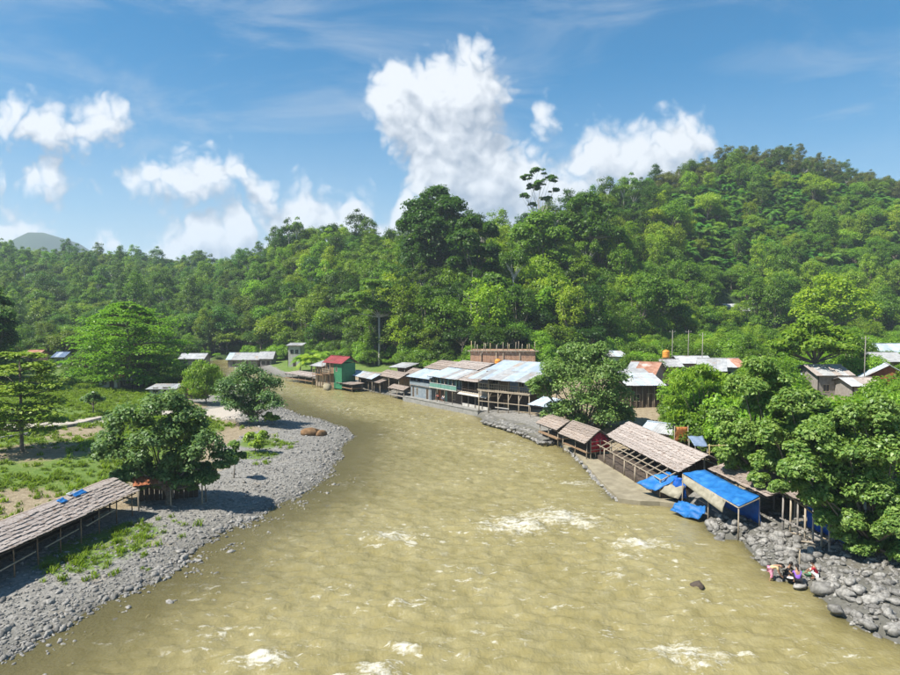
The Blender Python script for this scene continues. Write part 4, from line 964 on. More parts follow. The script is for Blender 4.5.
wall_part(o, (0, 2.8), (L, 2.8), -.9, 2.72, 'wood_dark', [(2.0,3.0,-.9,1.2,'door','wood')], .08, name='lower_wall', boards=14)
bars(o, 'brace', 'wood_pale', [((.1+(L-.2)*i/5, -.45, 1.6), (.1+(L-.2)*(i+.35)/5, -.45, 2.7)) for i in range(5)], .06)
bars(o, 'cross_beam', 'wood_pale', [((0, -.45, 1.2), (L, -.45, 1.25)), ((0, -.55, 2.68), (L, -.55, 2.68))], .09)
sheet_roof(o, [(-1.1,-1.3,4.45),(L+.4,-1.3,4.45),(L+.6,D,6.5),(-.6,D,6.5)], 9, ['metal','metal','metal_old'], rb, rows=2)
MB().box(L*.35, L*.62, -.62, -.55, .5, .62).build('sign_board', 'plaster', o)
# lean-to tin by the pavilion
o, L = site('tin_lean_to', 'small blue-tinted tin lean-to tucked beside the broad waterside tree', 'shelter', Vector((10.6,86.0,1.0)), Vector((12.6,83.2,1.0)))
sheet_roof(o, [(-.2,-.4,1.7),(L+.2,-.4,1.7),(L+.2,2.4,2.5),(-.2,2.4,2.5)], 3, ['metal'], rb)
for x in (.1, L-.1): post(o, x, -.2, -.6, 1.6, 'wood_pale', .05); post(o, x, 2.2, -.6, 2.35, 'wood_pale', .05)
slab(o, 'bench', 'wood_grey', .1, L-.1, .6, 1.1, .3, .38); wall_part(o, (0, 2.2), (L, 2.2), -.4, 2.2, 'wood_dark', (), .06)
# cobbled terrace below the pavilion
def edge_prism(name, label, pts, z, drop, mat, cat, rim=None):
    P = [G(x, y, z) for x, y in pts]; c = sum(P, Vector())/len(P); o = thing(name, label, cat, (c.x, c.y, 0)); k = len(P)
    ar = sum(P[i].x*P[(i+1) % k].y-P[(i+1) % k].x*P[i].y for i in range(k))
    if ar < 0: P = P[::-1]
    vs = [Vector((p.x-c.x, p.y-c.y, z)) for p in P]+[Vector((p.x-c.x, p.y-c.y, z-drop)) for p in P]
    MB().add(vs, [tuple(range(k)), tuple(range(2*k-1, k-1, -1))]+[(i, i+k, (i+1) % k+k, (i+1) % k) for i in range(k)]).build('floor', mat, o)
    return o, c
STONE = []
for k in range(6):
    rs = np.random.RandomState(400+k); import bmesh
    bm = bmesh.new(); bmesh.ops.create_icosphere(bm, subdivisions=2 if k < 4 else 1, radius=1)
    sc = np.array([1, rs.uniform(.65, .95), rs.uniform(.6, .85)]); ph = rs.uniform(0, 9, (5, 3)); am = rs.uniform(.05, .16, 5)
    for v in bm.verts:
        f = 1+sum(am[i]*math.sin(2.1*(v.co.dot(Vector(ph[i]))/3)+ph[i][0]) for i in range(5)); v.co = Vector(np.array(v.co*f)*sc)
    me = bpy.data.meshes.new('stone'); bm.to_mesh(me); bm.free(); me.materials.append(M['stone']); me.polygons.foreach_set('use_smooth', np.ones(len(me.polygons), dtype=bool)); STONE.append(me)
def edge_stones(o, c, pts, z, step_, size, rs, name='edge_stone'):
    P = [G(x, y, z) for x, y in pts]
    for p, q_ in zip(P[:-1], P[1:]):
        n = max(1, int((q_-p).length/step_))
        for i in range(n):
            w = p.lerp(q_, (i+rs.rand()*.6)/n); s = link(name, STONE[rs.randint(6)], o); k = size*rs.uniform(.7, 1.3)
            s.location = (w.x-c.x+rs.normal()*.06, w.y-c.y+rs.normal()*.06, z-.12+rs.normal()*.06-rs.rand()*.25); s.scale = (k, k*.9, k*rs.uniform(.6, .9)); s.rotation_euler = (rs.normal()*.2, rs.normal()*.2, rs.uniform(0, 6.28))
rs0 = np.random.RandomState(9)
o, c = edge_prism('stone_terrace', 'cobbled stone terrace at the water below the stilted pavilion', [(482,419),(500,424),(518,429),(532,435),(543,440),(556,438),(552,431),(530,423),(505,414.5),(490,413.5)], .62, 1.4, 'dark_paving', 'terrace')
edge_stones(o, c, [(482,419.5),(518,430),(543,441),(556,439)], .62, .45, .3, rs0)
for k in range(70):
    u, v = rs0.rand(), rs0.rand(); px, py = 487+u*57, 418.5+u*19-v*4; w = G(px, py, .62); s = link('paving_stone', STONE[rs0.randint(6)], o); kk = rs0.uniform(.16, .34); s.location = (w.x-c.x, w.y-c.y, .62); s.scale = (kk, kk, kk*.45); s.rotation_euler = (0, 0, rs0.uniform(0, 6.28))
# unfinished building
A_ = Vector((3.4,110,gz(8,110))); o, L = site('unfinished_building', 'unfinished tan brick building with bare poles standing above its walls', 'building', A_, A_+Vector((10.8,-.6,0))); zt = 8.1-A_.z
wall_part(o, (0, 0), (L, 0), -.5, zt, 'brick', [(1.9,2.0,2.2,zt-.4,'gap'),(L*.62,L*.62+.9,2.6,3.9,'window')], .15, boards=16)
wall_part(o, (L, 0), (L, 7), -.5, zt, 'brick', (), .15, boards=8); wall_part(o, (0, 7), (0, 0), -.5, zt, 'brick', (), .15, boards=8); wall_part(o, (L, 7), (0, 7), -.5, zt, 'brick', (), .15)
slab(o, 'top_beam', 'wood_pale', -.5, L+.5, -.2, .25, zt+.003, zt+.16); slab(o, 'floor_slab', 'concrete', .16, L-.16, .3, 6.9, zt-.6, zt-.4)
for i in range(11): post(o, .15+(L-.3)*i/10, .04 if i % 3 else 1.8, zt-.4, zt+random.uniform(1.0,1.7), 'wood_pale' if i % 3 else 'bamboo', .065, .08, 'pole')
for i in range(6): post(o, .6+(L-1.2)*i/5, 6.4, zt-.4, zt+random.uniform(.8,1.5), 'wood_pale', .055, .08, 'pole')
for x in (1.75, 4.3, 5.4, 8.2): post(o, x, -.09, .5, zt+.02, 'wood_pale', .06, .04, 'prop')
def water_tank(label, base, r, h, legs):
    t = thing('water_tank', label, 'water tank', base); mb = MB(); n = 16; prof = [(r*.94,0),(r,.05*h),(r,.3*h),(r*.97,.33*h),(r,.36*h),(r,.6*h),(r*.97,.63*h),(r,.66*h),(r*.98,.85*h),(r*.7,.96*h),(r*.28,h)]
    vs, fs = [], []
    for (q, z) in prof: vs += [(q*math.cos(6.283*i/n), q*math.sin(6.283*i/n), z+legs) for i in range(n)]
    for j in range(len(prof)-1): fs += [(j*n+i, j*n+(i+1) % n, (j+1)*n+(i+1) % n, (j+1)*n+i) for i in range(n)]
    fs += [tuple(range(n))[::-1], tuple(range((len(prof)-1)*n, len(prof)*n))]; mb.add(vs, fs).build('tank_body', 'orange_plastic', t, True)
    vs2 = MB().tube([(0,0,legs+h),(0,0,legs+h+.08)], [r*.3, r*.26], 12).build('lid', 'orange_plastic', t)
    for sx in (-1, 1):
        for sy in (-1, 1): MB().bar((sx*r*.65, sy*r*.65, -.3), (sx*r*.65, sy*r*.65, legs), .09).build('leg', 'wood', t)
    MB().box(-r, r, -r, r, legs-.08, legs-.005).build('platform', 'wood', t)
p = V(498,367,107.5); water_tank('orange water tank in front of the unfinished building', Vector((p.x, p.y, gz(p.x, p.y))), .55, 1.3, max(.3, p.z-gz(p.x, p.y)))
p = V(666,357.5,112); water_tank('orange water tank standing above the village roofs', Vector((p.x, p.y, gz(p.x, p.y))), .6, 1.25, max(.3, p.z-gz(p.x, p.y)))

# ------------------------------------------------------------------ huts far along the bank
def hut(name, label, cat, A, Bp, D, hf, hr, roof, mats, rows=5, nposts=3, wall=None, wall_at=.6, fl=None, gab=True, over=.25, n=3, group=None):
    o, L = site(name, label, cat, A, Bp, group)
    if gab:
        gable(o, L, D, hf, hr, mats, mats[::-1], over, n, roof, rows, ends=bool(wall), side_mat=wall or 'wood_grey')
    else:
        P = [(-over,-over,hf),(L+over,-over,hf),(L+over,D+over,hr),(-over,D+over,hr)]
        sheet_roof(o, P, n, mats, rb) if roof == 'sheet' else thatch_roof(o, P, rows, mats[0], rb)
    for i in range(nposts):
        x = .08+(L-.16)*i/(nposts-1); post(o, x, .06, -.8, hf+.02, 'wood_pale', .06); post(o, x, D-.06, -.8, (hf if gab else hr)-.02, 'wood_grey', .06)
    if fl: slab(o, 'floor', fl, -.1, L+.1, -.1, D+.1, .02, .16)
    if wall:
        wall_part(o, (.15, D*wall_at), (L-.15, D*wall_at), .0, hf-.05, wall, [(L*.35,L*.35+.8,.16,min(1.9,hf-.25),'door','wood_dark')], .06, boards=int(L/.35))
        for x in (.1, L-.16): wall_part(o, (x, D*wall_at), (x, D-.1), .0, hf-.05, wall, (), .06)
    return o, L
g_ = lambda px, py, z=.6: G(px, py, z)
o, L = hut('thatched_hut', 'long low thatched hut beside the blue house', 'hut', g_(379,389), g_(399,393.5), 3.5, 2.5, 3.4, 'thatch', ['thatch','thatch_pale'], wall='wood')
hut('thatched_hut', 'thatched hut with a steep brown roof touching the blue house', 'hut', step(g_(391,393),g_(404,396),2.5)[0], step(g_(391,393),g_(404,396),2.5)[1], 4.0, 2.9, 4.1, 'thatch', ['thatch','thatch'], wall='wood')
hut('thatched_stall', 'lowest thatched stall at the water beside the blue house', 'stall', g_(390,394.5,.5), g_(404,397.5,.5), 1.8, 1.15, 1.7, 'thatch', ['thatch','thatch'], rows=4, fl='wood_grey')
hut('shack', 'open shack with a pale tin roof above the thatched huts', 'hut', W(390,372,128), W(405,372,126), 4, 2.6, 3.2, 'sheet', ['white_roof','metal_old'], wall='wood_dark', gab=False)
hut('tin_hut', 'low hut with a curved-looking grey tin roof right of the green house', 'hut', g_(349,385), g_(372,390), 3.4, 2.0, 2.8, 'sheet', ['metal_old','metal'], wall='wood_dark', n=5)
hut('tin_hut', 'brown thatched shed between the tin hut and the thatched huts', 'hut', g_(368,389,.5), g_(380,391.5,.5), 3.0, 1.5, 2.0, 'thatch', ['thatch','thatch'], wall='wood_dark')
o, L = hut('river_platform', 'low brown timber landing below the green-walled house', 'platform', g_(332,385.5,.5), g_(352,389.5,.5), 2.2, .8, 1.0, 'thatch', ['thatch','thatch'], rows=3, fl='wood', gab=False)
o, L = hut('river_platform', 'grey timber landing with low roof at the river bend', 'platform', g_(286,378,.6), g_(312,382,.6), 3., 1.0, 1.35, 'thatch', ['thatch_pale','thatch'], rows=4, fl='wood', gab=False, nposts=5)
# green-walled house with red roof
A_, B_ = g_(326,384,.8), g_(342,386,.8); o, L = site('green_walled_house', 'two-storey house with red roof and a bright green end wall', 'house', A_, B_)
wall_part(o, (0, 0), (L*.5, 0), -.6, 4.6, 'wood', [(.6,1.4,.0,1.8,'door','wood_dark'),(.5,1.5,2.7,3.8,'window')], .1, boards=9)
wall_part(o, (L*.5+.02, -.02), (L, -.02), -.6, 4.2, 'green_paint', [(.5,1.1,2.6,3.5,'window')], .1, name='green_wall')
for p, q_ in (((L, 0), (L, 3.2)), ((0, 3.2), (0, 0)), ((L, 3.2), (0, 3.2))): wall_part(o, p, q_, -.6, 4.2, 'green_paint', (), .1)
slab(o, 'balcony_floor', 'wood', -.1, L*.5, -1.0, -.02, 2.1, 2.22); railing(o, 0, L*.5, -.95, 2.22, .8, 'wood_pale', 8)
for x in (.05, L*.25, L*.5-.05): post(o, x, -.9, -.8, 4.2, 'wood', .06)
gable(o, L, 3.2, 4.2, 5.4, ['red_roof'], ['red_roof'], .5, 4, 'sheet', side_mat='green_paint')
o, L = site('timber_house', 'timber house with pale roof sheets left of the red roof', 'house', g_(316,382.5,.8), g_(327,384,.8))
wall_part(o, (0, 0), (L, 0), -.6, 3.6, 'wood_pale', [(.5,1.0,.1,1.7,'door'),(1.5,2.1,2.0,3.1,'window')], .1, boards=8); wall_part(o, (L, 0), (L, 4), -.6, 3.6, 'wood', (), .1); wall_part(o, (0, 4), (0, 0), -.6, 3.6, 'wood', (), .1)
for i in range(5): post(o, .1+(L-.2)*i/4, -.8, -.8, 3.4, 'wood', .055)
slab(o, 'veranda_floor', 'wood', -.1, L, -.9, -.02, 1.7, 1.82)
sheet_roof(o, [(-.5,-1.2,3.4),(L+.1,-1.2,3.4),(L+.1,2,4.2),(-.5,2,4.2)], 4, ['white_roof','metal_old'], rb); sheet_roof(o, [(L+.1,5,3.5),(-.5,5,3.5),(-.5,2.05,4.2),(L+.1,2.05,4.2)], 4, ['white_roof'], rb)
# white tower house behind and the far roofs on the left plain
def small_house(label, px0, px1, py, Y, h, D, wall, roof, rise=1.0, boards=0, name='house', cat='house', gb=True, n=4, turn=0., ops=None, rows_s=1):
    a, b = W(px0, py, Y), W(px1, py, Y); b.z = a.z = min(a.z, b.z)+(-.25 if px0 > 795 and Y < 130 else 0.); d = (b-a); d.rotate(Matrix.Rotation(turn, 3, 'Z')); o, L = site(name, label, cat, a, a+d)
    ops = ops or ([(L*.15, L*.15+.9, .9, 1.9, 'window'), (L*.55, L*.55+.85, 0, 1.95, 'door', 'wood_dark')] if L > 3 else [(L*.3, L*.3+.7, .9, 1.8, 'window')])
    HOUSES.append(o); box_house(o, L, D, h, wall, ops, boards=boards)
    if gb: gable(o, L, D, h-.05, h+rise, roof, roof[::-1], .45, n, 'sheet', side_mat=wall, rows_s=rows_s)
    else: sheet_roof(o, [(-.4,-.5,h+.06),(L+.4,-.5,h+.06),(L+.4,D+.5,h+rise),(-.4,D+.5,h+rise)], n, roof, rb, rows=rows_s)
    return o
small_house('narrow white two-storey house with a flat roof left of the palms', 288, 301, 372, 160, 5.2, 4, 'plaster', ['metal_old'], .5, gb=False, n=3, ops=[(.6,1.4,3.2,4.3,'window'),(1.8,2.6,3.2,4.3,'window'),(1.2,2.0,0,1.9,'door')])
small_house('long low house with a pale blue tin roof behind the rounded tree', 228, 258, 370, 172, 2.4, 6, 'wood_grey', ['metal','metal_old'], 1.6, n=6)
small_house('small house with a light grey pyramid-like roof beside the long tin-roofed house', 260, 272, 370, 170, 2.5, 4, 'wood_grey', ['metal_old','white_roof'], 1.7)
small_house('house with a bright white roof in the trees behind the flat-topped tree', 180, 203, 366, 168, 2.6, 5, 'wood_grey', ['white_roof'], 1.2, n=5)
small_house('low wooden shed with a rusty roof at the end of the left clearing', 99, 118, 393, 112, 1.9, 4, 'plaster', ['rust'], .5, gb=False)
small_house('dark shed attached right of the low wooden shed', 119, 133, 393, 113, 1.7, 4, 'wood_dark', ['metal_old'], .4, gb=False)
small_house('pale plastered shed behind the large dark tree', 149, 174, 396, 104, 1.6, 3, 'plaster', ['metal_old','white_roof'], .5, gb=False)
small_house('brown shed right of the pale plastered shed', 176, 190, 396, 106, 1.5, 4, 'wood', ['rust'], .7)
small_house('small house with a pinkish wall showing through the storeyed tree', 26, 38, 372, 150, 2.6, 4, 'brick', ['rust'], 1.)
small_house('white-walled little house left of the flat-topped tree', 54, 64, 372, 150, 2.4, 4, 'plaster', ['blue_grey','metal'], 1.)

# ------------------------------------------------------------------ village roofs on the right bank
small_house('house with a rust-red corrugated roof and pale tin side', 627, 652, 388, 98, 3.0, 8.5, 'wood_grey', ['rust','rust','white_roof'], 1.5, turn=-.5, n=7)
o = small_house('timber building with bright tin roof and pale upright slats', 628, 662, 404, 86, 3.0, 5, 'wood_dark', ['white_roof','metal'], 1.1, gb=False, n=6)
for i in range(6): post(o, .3+.78*i, -.12, -.3, 2.95, 'wood_pale', .05, .02, 'slat')
small_house('low building with a flat grey weathered roof below the rusty roof', 616, 650, 398, 91, 3.4, 4, 'wood', ['metal_old'], .9, gb=False, n=5)
small_house('small white building with a tin roof left of the village', 606, 626, 366, 126, 2.8, 5, 'plaster', ['metal','metal_old'], .8, gb=False)
small_house('house with a grey tin roof under the orange water tank', 656, 681, 372, 109, 2.6, 5, 'wood', ['metal_old'], 1.0, n=5)
small_house('house with a long whitish roof right of the water tank', 682, 712, 371, 112, 2.6, 6, 'wood_grey', ['white_roof'], 1.0, n=6)
small_house('gabled house with pale roof above the feathery bamboo', 700, 722, 380, 98, 3.0, 9, 'wood_grey', ['white_roof','metal_old'], 1.5, turn=-.35, n=6)
small_house('house with a tan roof behind the feathery bamboo', 722, 745, 374, 104, 2.6, 7, 'plaster', ['white_roof','rust'], 1.1, n=5)
small_house('house with a bluish tin roof among the big-leaved trees', 802, 819, 386, 92, 2.9, 5, 'wood', ['metal'], 1.0, n=4)
small_house('house with a wide grey-pink roof among the big-leaved trees', 818, 850, 390, 88, 3.2, 6, 'wood_grey', ['thatch_pale','metal_old'], 1.1, n=6)
small_house('low house with a pale pinkish roof left of the red-gabled house', 853, 880, 396, 84, 2.2, 5, 'wood_grey', ['thatch_pale','white_roof'], .8, n=5)
o = small_house('red-brown gabled house at the right edge of the village', 916, 946, 392, 86, 2.4, 6, 'red_brown', ['metal_old','metal'], 2.0, turn=1.1, n=6)
small_house('house with a dull grey tin roof above the red-gabled house', 876, 906, 374, 108, 3.0, 6, 'wood', ['metal_old'], 1.3, n=6)
small_house('brown-walled house with a bluish roof highest at the right edge', 880, 912, 360, 124, 3.2, 6, 'red_brown', ['metal'], 1.6, n=6)
small_house('small tin-roofed house above the right-edge houses', 872, 886, 346, 138, 2.6, 5, 'plaster', ['white_roof'], 1.2, n=3)
small_house('tiny white hillside house left of the bright yellow-green tree', 727, 738, 303, 205, 2.8, 5, 'plaster', ['white_roof'], 1.0, n=3)
small_house('second tiny hillside house hidden among the palms', 744, 754, 303, 206, 2.4, 5, 'wood_grey', ['white_roof'], .9, n=3)
small_house('pinkish hillside house peeping out at the far right slope', 896, 910, 290, 218, 3.2, 5, 'brick', ['rust'], 1.1, n=3)
for lab, px, y0, y1, Y in (('slim utility pole above the bamboo clump', 702, 333, 372, 106), ('slim utility pole by the red-gabled house', 864, 336, 392, 88), ('thin pale pole behind the village water tank', 672, 330, 366, 116), ('thin pale pole right of the water tank poles', 688, 330, 366, 117)):
    p = V(px, y1, Y); z0 = gz(p.x, p.y); zt = V(px, y0, Y).z; o = thing('utility_pole', lab, 'pole', (p.x, p.y, z0), 0, 'utility poles in the village')
    MB().tube([(0,0,-.4),(0,0,(zt-z0)*.5),(.03,0,zt-z0)], [.075,.065,.05], 8).build('shaft', 'wood_grey', o, True); MB().bar((-.55,0,zt-z0-.35),(.55,0,zt-z0-.35), .05).build('cross_arm', 'wood_grey', o)
    for x in (-.45, .45): MB().tube([(x,0,zt-z0-.31),(x,0,zt-z0-.16)], [.05,.035], 6).build('insulator', 'plaster', o)
# ------------------------------------------------------------------ structures at the water on the right bank
o, c = edge_prism('riverside_platform', 'sandy concrete platform edged with stones beside the long thatched hall', [(556,440),(572,450),(586,464),(600,480),(619,498.5),(640,501),(660,501.5),(678,504),(668,494),(656,482),(646,473),(630,462),(613,450),(598,446),(578,441)], .35, 1.2, 'sandy', 'platform')
edge_stones(o, c, [(557,441),(572,451),(586,465),(600,481),(619,499.5)], .25, .42, .34, rs0)
for k in range(6):
    P = [(619,499),(631,500),(643,501),(655,501.8),(666,502.4),(678,504.5)]
edge_prism_logs = MB()
for (x0, y0), (x1, y1) in zip(P[:-1], P[1:]):
    a, b = G(x0, y0, .28), G(x1, y1, .28); m = MB(); m.tube([a-c*1.0, b-c*1.0], [.13, .12], 8); m.build('edge_log', 'wood_grey', o)
for k in range(5):
    a, b = G(613+k*11.5, 450+k*9.4, .43), G(613+(k+1)*11.5-.5, 450+(k+1)*9.4-.4, .43); MB().bar(a-c, b-c, .5, .14).build('kerb_slab', 'concrete', o)
# long thatched hall
Z0 = .95; o, L = site('thatched_hall', 'long open hall with a ragged thatched roof and bare lower rafters', 'hall', Vector((15.7,65.2,Z0)), Vector((17.7,51.0,Z0)))
EA, RI, D = 1.5, 2.85, 2.35
thatch_roof(o, [(-.2,-.05,EA),(L+.3,-.05,EA-.05),(L+.35,D,RI-.1),(-.3,D,RI)], 9, 'thatch_pale', rb, .26)
thatch_roof(o, [(L+.3,D*2,EA),(-.3,D*2,EA),(-.3,D+.03,RI),(L+.3,D+.03,RI-.1)], 7, 'thatch', rb, .3)
for i in range(12):
    x = .1+(L-.2)*i/11; MB().bar((x, -1.35, .72), (x, .1, EA-.06), .075).build('rafter', 'wood_pale', o)
for z, y in ((.78,-1.3),(1.12,-.65)): MB().bar((0, y, z+.06), (L, y, z+.06), .06).build('purlin', 'wood_pale', o)
for i in range(7):
    x = .15+(L-.3)*i/6
    post(o, x, -1.3, -.6, .76, 'wood_pale', .06); post(o, x, D, -.4, RI-.12, 'wood_grey', .08); post(o, x, D*2-.3, -.4, EA, 'wood_grey', .07)
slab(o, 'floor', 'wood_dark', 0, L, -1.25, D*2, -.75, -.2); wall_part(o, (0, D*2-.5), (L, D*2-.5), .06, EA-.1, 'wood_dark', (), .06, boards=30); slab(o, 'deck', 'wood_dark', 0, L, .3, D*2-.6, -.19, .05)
for k in range(3): slab(o, 'bench', 'wood_dark', 1+k*4.4, 4+k*4.4, 1.0, 1.5, .35, .43)
# little gabled hut with the red cloth
o, L = site('gabled_hut', 'small brown thatched hut with a red cloth end', 'hut', Vector((11.9,69.2,.9)), Vector((13.4,64.3,.9))); D = 2.6
gable(o, L, D, 1.05, 2.3, ['thatch'], ['thatch'], .3, 3, 'thatch', 6, ends=False)
for x in (.1, L*.5, L-.1): post(o, x, .05, -.9, 1.05, 'wood_pale', .055, .12); post(o, x, D-.05, -.9, 1.05, 'wood_pale', .055)
slab(o, 'floor', 'wood', 0, L, 0, D, .02, .12); wall_part(o, (.1, D-.2), (L-.1, D-.2), .13, 1.0, 'wood_dark', (), .06, boards=12)
mb = MB(); n = 14
for i in range(n):
    y0, y1 = .4+i*2.1/n, .4+(i+1)*2.1/n; d0, d1 = .05*math.sin(i*1.9), .05*math.sin((i+1)*1.9); t0, t1 = 1.55+.5*(1-abs(y0-1.3)/1.3), 1.55+.5*(1-abs(y1-1.3)/1.3)
    mb.add([(L+.1+d0,y0,.15),(L+.1+d1,y1,.15),(L+.1+d1,y1,t1),(L+.1+d0,y0,t0),(L+.08+d0,y0,.15),(L+.08+d1,y1,.15),(L+.08+d1,y1,t1),(L+.08+d0,y0,t0)], [(0,1,2,3),(7,6,5,4),(0,4,5,1),(3,2,6,7),(0,3,7,4),(1,5,6,2)])
mb.build('red_curtain', 'red_cloth', o, True)
for k, z in enumerate((.35,.75,1.15)): MB().bar((L+.22,.3,z), (L+.22,2.7,z+.12), .06).build('rail', 'wood_pale', o)
for y in (.35,1.4,2.65): MB().bar((L+.22,y,-.7), (L+.22,y,1.4), .06).build('rail_post', 'wood_pale', o)
hut('gabled_hut', 'second little thatched hut half hidden under the broad waterside tree', 'hut', Vector((10.3,75.6,.9)), Vector((11.7,71.2,.9)), 2.6, 1.1, 2.0, 'thatch', ['thatch','thatch'], wall='wood_dark', fl='wood')
# blue tarpaulin shelter
def cloth(P, nu, nv, wav, rs, mat, name, par, th=.012, sag=.0):
    P = [Vector(p) for p in P]; vs, fs = [], []; nrm = (P[1]-P[0]).cross(P[3]-P[0]).normalized()
    for j in range(nv+1):
        for i in range(nu+1):
            u, v = i/nu, j/nv; vs.append(quadpt(P, u, v)+nrm*(wav*(math.sin(u*9+v*5)+math.sin(v*11-u*4+1.3)+1.2*(rs.rand()-.5)))-Vector((0,0,sag*4*u*(1-u))))
    k = len(vs); vs += [q-nrm*th for q in vs]
    for j in range(nv):
        for i in range(nu):
            a = j*(nu+1)+i; f = (a, a+1, a+nu+2, a+nu+1); fs += [f, tuple(q+k for q in f[::-1])]
    for i in range(nu): fs += [(i, i+k, i+1+k, i+1), (nv*(nu+1)+i, nv*(nu+1)+i+1, nv*(nu+1)+i+1+k, nv*(nu+1)+i+k)]
    for j in range(nv): a, b = j*(nu+1), (j+1)*(nu+1); fs += [(a, b, b+k, a+k), (a+nu, a+nu+k, b+nu+k, b+nu)]
    return MB().add(vs, fs).build(name, mat, par, True)
ORG = Vector((18.6,45,.8)); o = thing('tarpaulin_shelter', 'shelter roofed with a bright blue tarpaulin on thin poles', 'shelter', ORG)
T = [Vector(p)-ORG for p in ((17.5,49.2,2.72),(18.75,42.4,2.25),(20.4,43.0,2.72),(19.25,49.4,2.98))]
cloth(T, 18, 6, .022, rs0, 'tarp', 'tarpaulin', o, sag=.05)
for p in (T[0], T[1], T[0].lerp(T[1], .5), T[2], T[3]): gzv = gz(p.x+ORG.x, p.y+ORG.y)-ORG.z; post(o, p.x+.04, p.y+.06, gzv-.3, p.z-.06, 'wood_pale', .05, .03)
bars(o, 'ridge_pole', 'wood_pale', [(T[0]-Vector((0,0,.1)), T[1]-Vector((0,0,.1))), (T[3]-Vector((0,0,.1)), T[2]-Vector((0,0,.1))), (T[1]-Vector((0,0,.12)), T[2]-Vector((0,0,.12)))], .06)
cloth([T[0]+Vector((-.05,-.2,-.05)), T[0].lerp(T[1],.82)+Vector((-.08,0,-.05)), T[0].lerp(T[1],.86)+Vector((-.5,0,-.75)), T[0]+Vector((-.25,-.6,-.5))], 14, 3, .03, rs0, 'canvas', 'canvas_strip', o)
cloth([T[3]+Vector((.0,0,-.3)), T[2]+Vector((0,0,-.3)), T[2]+Vector((.1,0,-1.9)), T[3]+Vector((.1,0,-2.1))], 10, 4, .03, rs0, 'tarp_dark', 'back_curtain', o)
o = thing('crumpled_tarpaulin', 'crumpled blue tarpaulin draped over the platform end', 'tarpaulin', ORG)
cloth([Vector(p)-ORG for p in ((14.9,52.2,1.15),(15.9,50.6,1.0),(17.6,50.3,2.15),(17.3,52.2,2.2))], 14, 8, .07, rs0, 'tarp', 'sheet', o); cloth([Vector(p)-ORG for p in ((17.2,50.2,2.2),(17.9,49.6,2.2),(17.8,49.2,.8),(16.9,50.0,.7))], 8, 8, .07, rs0, 'tarp_dark', 'fold', o)
o = thing('fallen_tarpaulin', 'blue plastic sheet slumped at the water below the tarpaulin shelter', 'tarpaulin', ORG)
cloth([Vector(p)-ORG for p in ((16.2,47.9,.2),(17.5,46.0,.25),(18.3,46.4,.95),(17.0,48.7,.9))], 14, 8, .10, rs0, 'tarp', 'sheet', o)
o = thing('canvas_heap', 'tan canvas sheet hanging between the two blue tarpaulins', 'canvas', ORG)
cloth([Vector(p)-ORG for p in ((16.2,50.4,.95),(17.2,49.2,.75),(17.8,49.3,1.7),(16.9,50.6,1.6))], 8, 5, .05, rs0, 'canvas', 'sheet', o)
# thatch behind the tarpaulin and the long shelter under the trees
o, L = site('thatched_shelter', 'thatched shelter adjoining the back of the blue tarpaulin', 'shelter', at_ground(19.6,49.0), at_ground(20.9,43.0)); z = o.location.z
thatch_roof(o, [(-.2,-.1,3.0-z),(L+.2,-.1,2.75-z),(L+.2,2.2,3.45-z),(-.2,2.2,3.65-z)], 7, 'thatch', rb, .28); thatch_roof(o, [(L+.2,4.4,2.8-z),(-.2,4.4,2.9-z),(-.2,2.23,3.65-z),(L+.2,2.23,3.45-z)], 5, 'thatch', rb, .3)
for i in range(4): post(o, .1+(L-.2)*i/3, 2.2, -.3, 3.3-z, 'wood_grey', .07); post(o, .1+(L-.2)*i/3, 4.2, -.3, 2.75-z, 'wood_grey', .07)
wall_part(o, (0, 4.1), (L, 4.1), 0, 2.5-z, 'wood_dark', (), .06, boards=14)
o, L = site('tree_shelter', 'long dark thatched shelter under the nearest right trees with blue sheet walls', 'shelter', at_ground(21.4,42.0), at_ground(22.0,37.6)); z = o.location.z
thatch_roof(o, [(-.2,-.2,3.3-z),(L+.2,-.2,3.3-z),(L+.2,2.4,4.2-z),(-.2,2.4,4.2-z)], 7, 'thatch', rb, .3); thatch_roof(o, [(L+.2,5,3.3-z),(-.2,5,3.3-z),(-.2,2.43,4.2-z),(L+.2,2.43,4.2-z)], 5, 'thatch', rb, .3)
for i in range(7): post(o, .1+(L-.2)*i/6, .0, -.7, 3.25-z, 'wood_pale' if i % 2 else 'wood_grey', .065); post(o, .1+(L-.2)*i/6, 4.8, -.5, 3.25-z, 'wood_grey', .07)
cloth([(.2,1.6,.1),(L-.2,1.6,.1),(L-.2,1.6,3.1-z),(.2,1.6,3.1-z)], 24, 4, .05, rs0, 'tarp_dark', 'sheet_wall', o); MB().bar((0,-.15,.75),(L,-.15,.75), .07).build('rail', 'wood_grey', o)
# dome-like tin roof, orange cloth, small grey sheet behind the hall
o, L = hut('tin_stall', 'stall with a rounded shiny tin roof behind the thatched hall', 'stall', at_ground(19.4,66.0), at_ground(22.6,63.0), 3.0, 2.75, 3.5, 'sheet', ['metal','white_roof'], wall='wood_dark', n=4)
p = at_ground(21.6,61.2); o = thing('cloth_screen', 'orange striped cloth screen hanging on a frame behind the hall', 'screen', p); zt = V(676,427,61.2).z-p.z
cloth([(-.6,0,zt-1.35),(.6,.05,zt-1.35),(.6,.05,zt),(-.6,0,zt)], 10, 5, .03, rs0, 'orange_cloth', 'cloth', o); post(o, -.65, 0, -.3, zt+.1, 'wood_pale', .05); post(o, .65, .05, -.3, zt+.1, 'wood_pale', .05)
p = at_ground(21.6,57.0); o = thing('grey_sheet_roof', 'small dark grey sheet roof beside the hall ridge', 'shelter', p); zt = V(690,441,57).z-p.z
